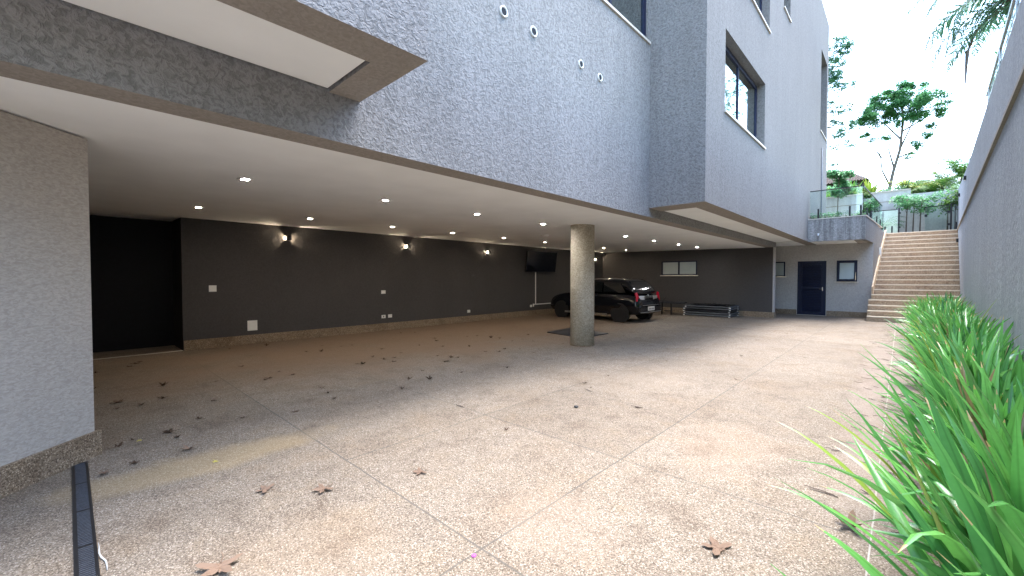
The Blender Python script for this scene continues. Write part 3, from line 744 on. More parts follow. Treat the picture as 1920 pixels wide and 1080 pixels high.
secs = [(-.02, ring(.60, .66, .64, .34, .52, .64)), (.03, ring(.66, .74, .72, .28, .56, .80)), (.12, ring(.70, .785, .75, .24, .60, .90)), (.55, ring(.72, .80, .765, .2, .62, .95)),
        (1.3, ring(.74, .805, .77, .18, .62, .95)), (2.3, ring(.74, .805, .77, .18, .62, .94)), (2.85, ring(.74, .80, .75, .18, .6, .93)),
        (3.35, ring(.72, .79, .72, .2, .58, .86)), (3.68, ring(.68, .74, .66, .22, .5, .74)), (3.80, ring(.55, .62, .55, .28, .44, .60))]
body = loft(secs, True).build('body', M['carpaint'], K, smooth=True, world=False)
sub = body.modifiers.new('s', 'SUBSURF'); sub.levels = 1; sub.render_levels = 2
gh = [(.10, [(.74, .90), (.73, .93), (.71, .97), (.5, .985)]), (.22, [(.745, .90), (.72, 1.05), (.68, 1.13), (.45, 1.15)]), (.45, [(.75, .9), (.68, 1.25), (.60, 1.37), (.4, 1.395)]), (.75, [(.75, .9), (.665, 1.3), (.58, 1.415), (.35, 1.435)]),
      (1.4, [(.75, .9), (.66, 1.33), (.57, 1.435), (.35, 1.455)]), (1.95, [(.75, .9), (.66, 1.31), (.575, 1.41), (.35, 1.43)]), (2.25, [(.745, .9), (.69, 1.17), (.62, 1.27), (.4, 1.29)]), (2.85, [(.73, .9), (.72, .92), (.70, .94), (.4, .95)])]
cab = loft(gh, True).build('cabin', M['carpaint'], K, smooth=True, world=False)
sub = cab.modifiers.new('s', 'SUBSURF'); sub.levels = 1; sub.render_levels = 2
def cq(name, pts, mat, parent=None, th=.006):
    vs = [Vector(p) for p in pts]; nrm = (vs[1] - vs[0]).cross(vs[2] - vs[0]).normalized() * th
    n_ = len(vs); return MB().add(vs + [v + nrm for v in vs], [tuple(range(n_)), tuple(reversed(range(n_, 2 * n_)))] + [(i, n_ + i, n_ + (i + 1) % n_, (i + 1) % n_) for i in range(n_)]).build(name, mat, parent or K, world=False)
for s_ in (-1, 1):
    cq('side_window', [(.42, s_ * .742, .97), (1.28, s_ * .752, .97), (1.28, s_ * .69, 1.31), (.66, s_ * .69, 1.28)], M['carglass'])
    cq('side_window', [(1.34, s_ * .752, .97), (2.55, s_ * .748, .97), (2.0, s_ * .69, 1.29), (1.34, s_ * .69, 1.31)], M['carglass'])
    for xw in (.62, 3.08):
        wn = MB(); wn.tube([(xw, s_ * .60, .29), (xw, s_ * .80, .29)], .29, 32)
        wh = wn.build('wheel', M['rubber'], K, world=False); 
        MB().tube([(xw, s_ * .79, .29), (xw, s_ * .806, .29)], .19, 24).build('rim', M['steel'] if False else M['blackpl'], wh, world=False)
        MB().tube([(xw, s_ * .78, .29), (xw, s_ * .802, .29)], .335, 32).build('wheel_arch', M['blackpl'], K, world=False)
    # tail light wraps the corner
    cq('tail_light', [(.055, s_ * .50, .70), (.055, s_ * .735, .70), (.10, s_ * .75, .96), (.10, s_ * .66, .98)][::(1 if s_ > 0 else -1)], M['redlens'], th=-.03 if s_ > 0 else -.03)
    cq('reversing_light', [(.035, s_ * .28, .70), (.04, s_ * .49, .70), (.075, s_ * .60, .86), (.06, s_ * .30, .86)][::(1 if s_ > 0 else -1)], M['clearlens'], th=-.03)
    MB().box(1.5, 1.68, min(s_ * .80, s_ * .83), max(s_ * .80, s_ * .83), .82, .85).build('door_handle', M['chrome'] if s_ < 0 else M['blackpl'], K, world=False, bevel=.006)
    MB().box(2.35, 2.50, min(s_ * .78, s_ * .98), max(s_ * .78, s_ * .98), .94, 1.07).build('side_mirror', M['carpaint'], K, world=False, bevel=.03)
    MB().box(1.1, 2.9, min(s_ * .80, s_ * .825), max(s_ * .80, s_ * .825), .20, .26).build('sill_trim', M['steel'], K, world=False)
cq('rear_window', [(.13, -.60, 1.02), (.13, .60, 1.02), (.42, .52, 1.34), (.42, -.52, 1.34)], M['carglass'], th=.02)
cq('windscreen', [(2.72, .66, .98), (2.72, -.66, .98), (2.1, -.58, 1.33), (2.1, .58, 1.33)], M['carglass'], th=.02)
MB().box(-.06, .10, -.70, .70, .30, .56).build('rear_bumper', M['carpaint'], K, world=False, bevel=.05)
MB().box(-.07, -.055, -.66, .66, .33, .35).build('bumper_trim', M['steel'], K, world=False)
MB().box(-.062, -.05, -.5, .5, .56, .575).build('bumper_trim', M['steel'], K, world=False)
pl = MB().box(-.075, -.062, -.2, .2, .39, .52).build('number_plate', M['white_plastic'], K, world=False)
mb = MB()
for i, (yy, ww) in enumerate(((-.15, .03), (-.105, .03), (-.06, .03), (.0, .012), (.035, .03), (.08, .03), (.125, .03))):
    mb.box(-.077, -.0751, yy, yy + .008, .415, .475); mb.box(-.077, -.0751, yy + ww - .008, yy + ww, .415, .475); mb.box(-.077, -.0751, yy + .008, yy + ww - .008, .44, .45)
mb.build('plate_characters', M['black'], pl, world=False)
MB().tube([(.1, .1, 1.02), (.2, -.35, 1.1)], .008, 6).build('wiper', M['blackpl'], K, world=False)
MB().tube([(.06, .0, .88), (.045, .0, .88)], .035, 16).build('badge', M['chrome'], K, world=False)

# ------------------------------------------------------------------ low table and stacked panels
T = thing('low_table', 'low dark table standing between the car and the stacked panels', 'table', (-6.6, 16.3, 0))
MB().box(-7.05, -6.12, 16.0, 16.6, .46, .50).build('tabletop', M['leather'], T, bevel=.008)
for x in (-6.97, -6.60): MB().box(x, x + .045, 16.15, 16.2, 0, .46).build('leg', M['blackpl'], T)
MB().box(-6.9, -6.6, 16.28, 16.32, .12, .16).build('stretcher', M['blackpl'], T)
MB().tube([(-7.0, 16.3, .5), (-6.85, 16.3, .66)], .012, 6).build('folding_handle', M['blackpl'], T)
r2 = random.Random(3)
names = ['bottom', 'second', 'middle', 'fourth', 'top']
for i in range(5):
    z0 = .008 + i * .082; dx, dy = r2.uniform(-.03, .03), r2.uniform(-.03, .03); a = R(r2.uniform(-1.5, 1.5))
    t4 = thing('folded_panel', {0: 'folded grey panel lying at the bottom of the stack by the far wall', 1: 'folded panel second from the bottom of the garage stack', 2: 'folded panel in the middle of the garage stack', 3: 'folded panel just under the topmost one of the garage stack', 4: 'topmost folded panel of the stack, under dark plastic film'}[i],
               'panel', (-5.32 + dx, 16.85 + dy, z0), a, 'folded panels stacked by the far garage wall')
    OFF[t4.name] = Vector((0, 0, 0)); L, D_ = .84 - (.03 if i == 4 else 0), .52; h = .062
    MB().box(-L + .03, L - .03, -D_ + .03, D_ - .03, .006, h - .004).build('core', M['leather'], t4, world=False)
    mb = MB(); mb.box(-L, L, -D_, -D_ + .029, 0.03, h); mb.box(-L, L, D_ - .029, D_, 0.03, h); mb.box(-L, -L + .029, -D_ + .029, D_ - .029, 0.03, h); mb.box(L - .029, L, -D_ + .029, D_ - .029, .03, h)
    mb.build('edge_frame', M['greypl'] if i != 2 else M['leather'], t4, world=False, bevel=.004)
    mb = MB(); mb.box(-L, -L + .05, -D_ - .002, -D_ + .05, 0, .0299); mb.box(L - .05, L, -D_ - .002, -D_ + .05, 0, .0299); mb.box(L - .05, L, D_ - .05, D_, 0, .0299)
    mb.build('corner_foot', M['white_plastic'], t4, world=False)
mb = MB(); n1, n2 = 22, 12
for j in range(n2 + 1):
    for i in range(n1 + 1):
        x = -6.02 + 1.45 * i / n1; y = 16.42 + .9 * j / n2
        mb.v.append((x, y, .425 + .05 * abs(mnoise.noise(Vector((x * 4, y * 4, 0)))) + .018 * mnoise.noise(Vector((x * 14, y * 14, 3)))))
mb.f = [(j * (n1 + 1) + i, j * (n1 + 1) + i + 1, (j + 1) * (n1 + 1) + i + 1, (j + 1) * (n1 + 1) + i) for j in range(n2) for i in range(n1)]; mb.mi = [0] * len(mb.f)
o = mb.build('plastic_film', M['screen'], smooth=True); tag(o, 'crumpled dark plastic film lying on the stack of panels', 'plastic film')

# ------------------------------------------------------------------ strap-leaf plants along the wall
def blade(mb, base, az, lean, L, wd, droop, rr, twist=0):
    n_ = 9; p = Vector(base); a = lean; seg = L / n_; rows = []
    d0 = Vector((math.cos(az), math.sin(az), 0)); side0 = Vector((-math.sin(az), math.cos(az), 0))
    if mb.uv is None: mb.uv = []
    k0 = len(mb.v)
    for i in range(n_ + 1):
        t_ = i / n_; d = d0 * math.sin(a) + Vector((0, 0, math.cos(a)))
        nrm = d0 * math.cos(a) - Vector((0, 0, math.sin(a)))
        tw = twist * t_; side = side0 * math.cos(tw) + nrm * math.sin(tw)
        ww = wd * (1.0 if t_ < .35 else max(.03, (1 - ((t_ - .35) / .65) ** 2.2))) * (.7 + .3 * min(1, t_ * 5)) / 2
        mb.v += [tuple(p - side * ww), tuple(p - nrm * ww * .35), tuple(p + side * ww)]
        p = p + d * seg; a += droop * (.3 + 1.6 * t_) / n_
    for i in range(n_):
        b = k0 + i * 3; t0, t1 = i / n_, (i + 1) / n_
        for q in (0, 1):
            mb.f.append((b + q, b + q + 1, b + q + 4, b + q + 3)); mb.mi.append(0)
            mb.uv += [(q * .5, t0), (q * .5 + .5, t0), (q * .5 + .5, t1), (q * .5, t1)]
def clump_mesh(seed, nl):
    rr = random.Random(seed); mb = MB(); mb.uv = []
    for i in range(nl):
        az = rr.uniform(0, 2 * math.pi); lean = abs(rr.gauss(0, .22)) + .03
        L = rr.uniform(.62, 1.05); dr = rr.uniform(.15, .95) + (.9 if rr.random() < .2 else 0)
        if rr.random() < .16: lean += .5; L *= .85
        blade(mb, (.05 * math.cos(az) + rr.gauss(0, .03), .05 * math.sin(az) + rr.gauss(0, .03), .0), az + rr.uniform(-.4, .4), lean, L, rr.uniform(.042, .072), dr, rr, rr.uniform(-.5, .5))
    return mb
protos = []
for s_ in range(7):
    o = clump_mesh(100 + s_, 27).build('strap_leaf_plant', M['strap'], loc=(0, 0, 0), smooth=True)
    protos.append(o)
used = [False] * 7
rc = random.Random(11); y = 1.05; spots = []
while y < 17.6:
    x0, x1 = .30 + .012 * y, wX(y) - .13
    nrow = 2 if x1 - x0 < .42 else 3
    if x1 - x0 < .16: nrow = 1
    for k in range(nrow):
        xx = x0 + (x1 - x0) * ((k + .5) / nrow) + rc.uniform(-.05, .05)
        spots.append((xx, y + rc.uniform(-.09, .09)))
    y += .30
for i, (x, y) in enumerate(spots):
    k = rc.randrange(7); p_ = protos[k]
    if not used[k]: o = p_; used[k] = True
    else: o = p_.copy(); C.objects.link(o)
    o.location = (x, y, .03); o.rotation_euler = (rc.uniform(-.08, .08), rc.uniform(-.16, .04), rc.uniform(0, 6.28))
    s_ = rc.uniform(.86, 1.08) * (1.08 if y < 9 else 1.0); o.scale = (s_, s_, s_ * rc.uniform(.92, 1.06))
    tag(o, 'strap-leaved green plant growing in the bed along the boundary wall', 'plant', 'strap-leaved plants in the wall bed')
for k in range(7):
    if not used[k]: bpy.data.objects.remove(protos[k])
# stray leaves trailing over the paving, rooted in their own small plants
def sprawl(x, y, blades, label):
    mb = MB(); mb.uv = []
    for (az, lean, L, wd, dr) in blades: blade(mb, (x, y, .02), R(az), lean, L, wd, dr, None, .1)
    o = mb.build('strap_leaf_plant', M['strap'], smooth=True); tag(o, label, 'plant', 'strap-leaved plants in the wall bed')
sprawl(.22, 2.5, [(170, .55, 1.0, .045, .9), (195, .75, .85, .04, .9), (150, .35, .95, .045, .6), (215, .5, .9, .042, .9), (120, .4, .8, .04, .5), (185, .2, .95, .045, .5)], 'nearest strap-leaved plant sprawling over the paving joint')
sprawl(.2, 3.3, [(175, .6, .9, .04, .8), (160, .8, .7, .035, .7), (200, .45, .85, .04, .7), (140, .25, .9, .045, .5)], 'strap-leaved plant leaning left just behind the nearest one')
sprawl(.26, 4.4, [(172, .7, .8, .035, .6), (195, .9, .6, .03, .5), (150, .5, .7, .035, .5)], 'strap-leaved plant with three long leaves arching onto the paving')
sprawl(.28, 6.6, [(180, .7, .75, .03, .7), (200, .9, .5, .03, .5), (160, .5, .7, .03, .5)], 'low leaning strap-leaved plant halfway along the bed edge')

# ------------------------------------------------------------------ fallen leaves
def dry_leaf(seed, curl=.25, narrow=False):
    rr = random.Random(seed); mb = MB(); pts = []
    lobes = 5
    for i in range(40):
        a = 2 * math.pi * i / 40
        ph = (lobes * a / (2 * math.pi)) % 1.0; q = max(0, 1 - abs(ph - .5) * 2.0)
        r_ = .024 + (.058 if abs(a - math.pi) > .8 else .034) * q ** 1.15 * (.92 + .12 * math.sin(seed * 3.1 + 2.2 * math.floor(lobes * a / (2 * math.pi)))) + .006 * rr.random()
        if narrow: r_ *= (.35 + .65 * abs(math.cos(a)))
        if abs(a - math.pi) < .35: r_ *= .5
        pts.append((r_ * math.cos(a), r_ * math.sin(a)))
    def zz(x, y): return .006 + curl * (abs(y) * .9 + 6 * x * x) + .008 * mnoise.noise(Vector((x * 40 + seed, y * 40, 0))) + .003
    n_ = len(pts); mb.v = [(0, 0, zz(0, 0))] + [(x * .5, y * .5, zz(x * .5, y * .5)) for x, y in pts] + [(x, y, zz(x, y)) for x, y in pts]
    mb.f = [(0, 1 + i, 1 + (i + 1) % n_) for i in range(n_)] + [(1 + i, 1 + n_ + i, 1 + n_ + (i + 1) % n_, 1 + (i + 1) % n_) for i in range(n_)]
    mb.mi = [0] * len(mb.f)
    mb.tube([(-.02, 0, .012), (-.06, .004, .008), (-.09, -.006, .012)], .0016, 5)
    return mb
LV = [dry_leaf(i, (.10, .45, .7, .2, .5)[i], i in (1, 4)).build('dry_leaf', M['dryleaf'], loc=(0, 0, 0), world=False) for i in range(5)]
lused = [False] * 5
LVD = []
for o_ in LV:
    d_ = o_.data.copy(); d_.materials[0] = M['dryleafdark']; LVD.append(d_)
LE = [(-3.14, 0.9, 1.0), (-2.86, 1.17, 1.1), (-2.59, 1.77, 0.9), (-4.28, 0.16, 1), (-2.45, 0.49, 1.6), (-4.37, 0.68, 0.9), (-0.69, 2.35, 1.3), (-0.19, 3.08, 1.3), (-5.0, 0.63, 1), (-4.78, 0.66, 0.6), (-4.94, 1.22, 0.6), (-5.24, 0.9, 0.6), (-4.77, 1.66, 0.6), (-4.94, 2.16, 0.8), (-4.87, 0.27, 0.7), (-6.44, 0.76, 0.9), (-6.29, 0.55, 0.8), (-6.62, 0.38, 0.9), (-6.31, 0.35, 0.6), (-7.2, 0.85, 0.7), (-9.37, 0.75, 0.9), (-9.55, 0.83, 0.6), (-9.15, 0.67, 0.7), (-5.89, 1.15, 0.5), (-6.99, 1.4, 0.4), (-7.83, 1.91, 0.6), (-9.82, 2.87, 0.8), (-6.63, 1.95, 0.8), (-6.56, 1.88, 0.6), (-6.99, 2.21, 0.5), (-6.59, 2.26, 0.6), (-8.47, 3.17, 0.5), (-8.27, 3.37, 0.6), (-8.96, 3.67, 0.5), (-5.51, 2.25, 0.5), (-5.23, 2.2, 0.6), (-6.58, 3.36, 0.7), (-6.64, 3.3, 0.6), (-6.36, 3.81, 0.8), (-6.65, 3.8, 0.8), (-7.67, 4.34, 0.7), (-7.02, 3.78, 0.5), (-6.69, 4.02, 0.6), (-7.02, 4.37, 0.5), (-7.74, 5.74, 0.9), (-8.11, 5.96, 0.7), (-7.04, 5.38, 0.6), (-7.51, 5.12, 0.5), (-5.72, 4.41, 0.7), (-5.71, 4.48, 0.6), (-5.94, 4.73, 0.7), (-5.85, 4.81, 0.5), (-6.24, 4.65, 0.6), (-5.44, 3.77, 0.6), (-4.88, 4.09, 0.5), (-5.09, 3.3, 0.8), (-4.88, 3.5, 0.7), (-4.72, 2.95, 0.5), (-9.53, 5.94, 0.5), (-9.36, 6.24, 0.4), (-7.81, 6.73, 0.5), (-7.7, 6.96, 0.6), (-7.19, 6.94, 0.7), (-6.97, 7.02, 0.5), (-5.92, 5.56, 0.6), (-5.73, 5.74, 0.7), (-5.86, 6.03, 0.6), (-6.47, 6.92, 0.5), (-5.63, 6.25, 0.5), (-8.6, 3.92, 0.4), (-8.57, 4.14, 0.4), (-6.63, 5.77, 0.4), (-6.9, 7.98, 0.5), (-6.12, 7.25, 0.4), (-5.35, 6.51, 0.4), (-5.4, 7.4, 0.4), (-5.16, 6.12, 0.5), (-4.61, 4.81, 0.4), (-9.19, 10.48, 0.4), (-5.03, 9.46, 0.5), (-4.07, 14.59, 0.5), (-3.86, 13.95, 0.4), (-5.14, 14.04, 0.4), (-5.15, 12.54, 0.5), (-2.12, 12.58, 0.5), (-1.93, 11.74, 0.3), (-2.14, 8.49, 0.5), (-2.96, 7.11, 0.4), (-3.14, 5.43, 0.4), (-3.15, 4.83, 0.5), (-2.97, 4.69, 0.3), (-2.13, 4.33, 0.4), (-1.69, 6.48, 0.4), (-2.72, 2.83, 0.5), (-0.12, 6.73, 0.7), (-4.35, 0.33, 0.5), (-4.99, 0.37, 0.4), (-9.93, 2.22, 0.4), (-7.65, 0.21, 0.6), (-8.92, 0.26, 0.5)]
ULAB = {0: 'reddish brown dry leaf, left one of the pair in the foreground', 1: 'pale brown lobed dry leaf, right one of the foreground pair', 2: 'small brown lobed leaf lying alone right of the foreground pair',
        3: 'dark reddish leaf beside the end of the drain grate', 4: 'big brown leaf cut by the bottom edge, nearest the drain', 6: 'star-shaped brown leaf on the open paving at bottom right',
        7: 'crumpled brown leaf by the pale paving joint near the plants', 5: 'brown leaf left of the long paving joint in front of the dark floor'}
rl = random.Random(5)
for i, (x, y, s_) in enumerate(LE):
    k = (0, 0, 0, 4, 3, 2, 0, 2)[i] if i < 8 else rl.randrange(5)
    if not lused[k]: o = LV[k]; lused[k] = True
    else: o = LV[k].copy(); C.objects.link(o)
    if i >= 8: o.data = LVD[k]
    o.location = (x, y, 0); o.rotation_euler = (0, 0, rl.uniform(0, 6.28)); q = s_ * (.85 if i < 9 else 1.02)
    o.scale = (q, q, q * rl.uniform(.8, 1.4))
    if i in ULAB: tag(o, ULAB[i], 'fallen leaf', 'dry leaves fallen on the floor')
    else: tag(o, 'small dry brown leaf scattered on the garage and courtyard floor', 'fallen leaf', 'dry leaves fallen on the floor')
def petal(x, y, r_, mat, label, cat, name):
    bm = bmesh.new(); bmesh.ops.create_icosphere(bm, subdivisions=2, radius=r_)
    for v in bm.verts: v.co.z *= .55; v.co += v.co.normalized() * r_ * .18 * mnoise.noise(v.co * 90)
    me = bpy.data.meshes.new(name); bm.to_mesh(me); bm.free(); me.materials.append(mat)
    o = bpy.data.objects.new(name, me); o.location = (x, y, r_ * .5); C.objects.link(o); tag(o, label, cat)
petal(-2.63, 3.86, .026, M['blackpl'], 'round dark seed pod lying on the open paving slab', 'seed pod', 'seed_pod')
petal(-1.60, 1.42, .012, M['pink'], 'tiny pink flower bud beside the crossing of two paving joints', 'flower bud', 'flower_bud')
for i, (x, y) in enumerate([(-4.93, .41), (-3.93, .77)]):
    mb = dry_leaf(20 + i, .1, True); o = mb.build('yellow_leaf', M['dryleafy'], loc=(0, 0, 0), world=False); o.location = (x, y, 0); o.scale = (.55, .45, .5)
    tag(o, ('small yellow leaf on the shaded floor near the wall corner', 'tiny yellow leaf on the rusty stain of the floor')[i], 'fallen leaf')
# dead strap strips near the bed
TW = [(-0.32, 12.35), (-0.13, 12.23), (-0.13, 9.77), (-0.23, 7.85), (-0.28, 4.67), (0.01, 5.12), (-0.14, 5.31), (-0.06, 4.15), (0.02, 8.4), (0.14, 9.29), (0.07, 7.44), (0.02, 11.12), (-0.02, 6.42), (-2.07, 4.34), (-2.85, 4.53), (-3.54, 3.0), (0.1, 3.53), (0.05, 4.44), (0.12, 4.93), (0.02, 13.0), (.12, 6.1), (.15, 7.1), (.1, 8.0), (.2, 10.1), (.15, 11.8), (.22, 12.9), (.1, 14.1), (.2, 15), (.05, 9.7), (-.05, 10.6), (.18, 5.5), (.16, 3.2), ] + [(random.Random(900 + q).gauss(-.10, .13), 3.4 + 14 * random.Random(700 + q).random()) for q in range(60)] + [(-2.84, .11)]
for i, (x, y) in enumerate(TW):
    a = rl.uniform(2.6, 3.9); L = rl.uniform(.05, .2) * (1.6 if i == len(TW) - 1 else 1); w_ = .009 if i < len(TW) - 1 else .004
    mb = MB(); n_ = 6; px, py = x, y
    for q in range(n_ + 1):
        t_ = q / n_; ww = w_ * math.sin(math.pi * (.12 + .85 * t_)); zz = .006 + .014 * t_ * rl.random()
        mb.v += [(px + math.sin(a) * ww, py - math.cos(a) * ww, zz), (px, py, zz + .003), (px - math.sin(a) * ww, py + math.cos(a) * ww, zz)]
        px += math.cos(a) * L / n_; py += math.sin(a) * L / n_; a += rl.uniform(-.3, .3)
    for q in range(n_):
        for s_ in (0, 1): mb.f.append((q * 3 + s_, q * 3 + s_ + 1, q * 3 + s_ + 4, q * 3 + s_ + 3)); mb.mi.append(0)
    o = mb.build('dead_leaf_strip', M['drystrap'] if i < len(TW) - 1 else M['curtain'])
    if i == len(TW) - 1: tag(o, 'pale curved dead strip beside the drain at the bottom edge', 'dead leaf', 'dead leaf strips littering the paving')
    else: tag(o, 'thin dark dead leaf strip littering the paving beside the bed', 'dead leaf', 'dead leaf strips littering the paving')

# ------------------------------------------------------------------ trees and shrubs
def leafquads(mb, c, rad, n_, size, rr, flat=.6, droop=0.0):
    for i in range(n_):
        while True:
            d = Vector((rr.uniform(-1, 1), rr.uniform(-1, 1), rr.uniform(-1, 1)))
            if d.length <= 1: break
        p = Vector(c) + Vector((d.x * rad, d.y * rad, d.z * rad * flat))
        a = rr.uniform(0, 6.28); el = rr.uniform(-.7, .5) - droop; dv = Vector((math.cos(a) * math.cos(el), math.sin(a) * math.cos(el), math.sin(el)))
        s_ = dv.cross(Vector((0, 0, 1))).normalized() * math.cos(rr.uniform(-.9, .9)) + Vector((0, 0, rr.uniform(-.6, .6)))
        s_.normalize(); L = size * rr.uniform(.6, 1.25); W_ = L * rr.uniform(.32, .5)
        k = len(mb.v); mb.v += [tuple(p), tuple(p + dv * L * .5 + s_ * W_ * .5), tuple(p + dv * L), tuple(p + dv * L * .5 - s_ * W_ * .5)]
        mb.f.append((k, k + 1, k + 2, k + 3)); mb.mi.append(0)
def tree(name, label, base, trunk, limbs, clusters, nleaf, size, mat, seed, r0=.12, cat='tree', group=None, flat=.6):
    """trunk: list of points relative to base; limbs: list of point lists; clusters: (point, radius)"""
    rr = random.Random(seed); t_ = thing(name, label, cat, base, group=group); b = Vector(base)
    mb = MB(); mb.tube([b + Vector(p) for p in trunk], r0, 8, r0 * .45)
    for lb in limbs: mb.tube([b + Vector(p) for p in lb], r0 * .5, 6, r0 * .12)
    mb.build('trunk', M['bark'], t_, smooth=True)
    mb = MB(); tot = sum(c[1] ** 2 for c in clusters)
    for (p, rad) in clusters:
        n_ = int(nleaf * rad ** 2 / tot)
        for s_ in range(11):
            q = b + Vector(p) + Vector((rr.uniform(-1, 1), rr.uniform(-1, 1), rr.uniform(-.8, .8))) * rad * .85
            leafquads(mb, q, rad * rr.uniform(.25, .6), n_ // 11, size, rr, flat)
    mb.build('crown', mat, t_); return t_
# tall feathery tree beyond the garden
rt = random.Random(21); cl = []
for (x, z, r_) in ((-1.5, 8.6, .8), (-.9, 9.3, .9), (0, 9.8, .9), (.9, 9.5, .9), (1.6, 8.7, .8), (2.1, 8.0, .6), (-.2, 8.8, 1.0), (.7, 8.4, .9), (-1.0, 8.0, .6), (1.2, 7.6, .6), (-1.9, 7.9, .55), (.3, 7.5, .5), (1.9, 6.8, .35), (1.2, 5.4, .38), (.8, 5.0, .3), (1.7, 6.0, .35), (2.6, 8.4, .4), (-1.3, 6.3, .25), (-.6, 6.8, .3), (-1.9, 7.1, .35)):
    cl.append(((x, rt.uniform(-1, 1), z), r_))
tree('tall_tree', 'tall slender tree with a wide feathery crown beyond the garden', (-.5, 44, 5.9), [(-.5, 0, 0), (-.35, 0, 2.2), (-.1, 0, 3.8), (.25, 0, 5.4), (.4, 0, 7.6), (.3, 0, 9)],
     [[(-.3, 0, 2.8), (-.75, 0, 4.0), (-.9, .1, 5.4), (-.8, .2, 7.4)], [(-.05, 0, 4.0), (-.4, .1, 5.6), (-.1, 0, 7.8)], [(.3, 0, 5.6), (.9, -.2, 7.2), (1.5, 0, 8.2)], [(.3, 0, 6.2), (-.6, .3, 7.6), (-1.4, 0, 8.4)], [(.35, 0, 6.8), (1.4, .1, 7.4), (2.1, 0, 8)], [(.1, 0, 4.8), (.9, 0, 5.1), (1.3, 0, 5.5)], [(-.8, .1, 5.0), (-1.4, 0, 6.2)]],
     cl, 26000, .19, M['treeleaf'], 5, .13, flat=.75)
cl = []
for i in range(26):
    z = rt.uniform(2, 15.5); x = rt.uniform(-1.6, 2.4) if z > 8 else rt.uniform(-1.5, 2.0)
    cl.append(((x, rt.uniform(-1.5, 1.5), z), rt.uniform(.35, .75)))
for (x, z, r_) in ((2.3, 14.9, .7), (1.9, 13.9, .8), (1.6, 13.0, .6), (1.7, 12.2, .6), (2.2, 11.6, .5), (2.7, 11.3, .4), (1.8, 9.7, .5), (2.6, 9.5, .45), (1.9, 8.7, .5), (2.6, 8.3, .5), (3.0, 8.1, .35), (1.9, 7.6, .3), (2.5, 6.9, .35), (2.9, 6.6, .3), (1.8, 6.5, .4)): cl.append(((x - .2, rt.uniform(-.5, .5), z - .6), r_))
tree('layered_tree', 'tall layered tree half hidden behind the far corner of the house', (-5.9, 44, 6.4), [(-1, 0, 0), (-.7, 0, 5), (-.4, 0, 10), (0, 0, 15.5)],
     [[(-.6, 0, 6 + k * 1.3), (.6, 0, 6.5 + k * 1.3), (1.9, 0, 6.3 + k * 1.25)] for k in range(7)], cl, 17000, .2, M['darkleaf'], 6, .2, flat=.5)
# trees out of view to the right that the windows mirror
def bigtree(x, y, z, h, label, seed, mat=M['treeleaf']):
    rr = random.Random(seed); cl = [((rr.uniform(-2.6, 2.6), rr.uniform(-2.6, 2.6), h * rr.uniform(.45, 1)), rr.uniform(.5, 1.1)) for _ in range(26)]
    tree('garden_tree', label, (x, y, z), [(0, 0, 0), (.2, .1, h * .4), (.1, .2, h * .9)], [[(.15, .1, h * .35), (1.2 * math.cos(a), 1.2 * math.sin(a), h * .55), (2 * math.cos(a), 2 * math.sin(a), h * .8)] for a in (0, 1.3, 2.6, 3.9, 5.2)], cl, 4200, .26, mat, seed, .2)
bigtree(9.5, 27.5, 4.6, 10.0, 'leafy neighbour tree mirrored in the bay window', 31)
bigtree(6.9, 36, 5, 14.0, 'taller neighbour tree mirrored in the bay window', 32, M['darkleaf'])

def frond(mb_r, mb_l, base, az, el, L, n_, lw, ll, bend, rr, hang=.5):
    p = Vector(base); d0 = Vector((math.cos(az), math.sin(az), 0)); a = el; pts = [p.copy()]; seg = L / n_
    for i in range(n_):
        p = p + (d0 * math.cos(a) + Vector((0, 0, math.sin(a)))) * seg; a -= bend / n_ * (.5 + i / n_); pts.append(p.copy())
    mb_r.tube(pts, .016 * L / 2.5, 5, .004)
    side = Vector((-math.sin(az), math.cos(az), 0))
    for i in range(1, len(pts)):
        t_ = i / (len(pts) - 1); d = (pts[i] - pts[i - 1]).normalized(); up = side.cross(d).normalized()
        l_ = ll * (math.sin(math.pi * min(1, .18 + .8 * t_)) ** .7)
        for sub_ in (0, .5):
            q = pts[i - 1].lerp(pts[i], sub_)
            for s_ in (-1, 1):
                dirv = (side * s_ * rr.uniform(.6, 1) + d * rr.uniform(.35, .8) + up * rr.uniform(-.2, .35)).normalized()
                e1 = q + dirv * l_ * .55; e2 = q + dirv * l_ * .95 + Vector((0, 0, -hang * l_ * rr.uniform(.2, .6)))
                wv = d * lw
                k = len(mb_l.v); mb_l.v += [tuple(q - wv * .4), tuple(q + wv * .4), tuple(e1 + wv * .5), tuple(e1 - wv * .5), tuple(e2)]
                mb_l.f += [(k, k + 1, k + 2, k + 3), (k + 3, k + 2, k + 4)]; mb_l.mi += [0, 0]
def palm(name, label, base, h, nf, L, ll, lw, seed, mat, el=(.2, 1.2), bend=1.8, r0=.1, azs=None, cat='palm', group=None, hang=.5, n_=16):
    rr = random.Random(seed); t_ = thing(name, label, cat, base, group=group); b = Vector(base)
    r_, l_ = MB(), MB()
    r_.tube([b, b + Vector((.02, 0, h * .5)), b + Vector((0, 0, h))], r0, 9, r0 * .75)
    for i in range(nf):
        az = azs[i % len(azs)] if azs else 2 * math.pi * i / nf + rr.uniform(-.3, .3)
        frond(r_, l_, b + Vector((0, 0, h)), az, rr.uniform(*el), L * rr.uniform(.75, 1.1), n_, lw, ll, bend * rr.uniform(.7, 1.2), rr, hang)
    r_.build('trunk', M['bark'], t_, smooth=True); l_.build('fronds', mat, t_)
    return t_
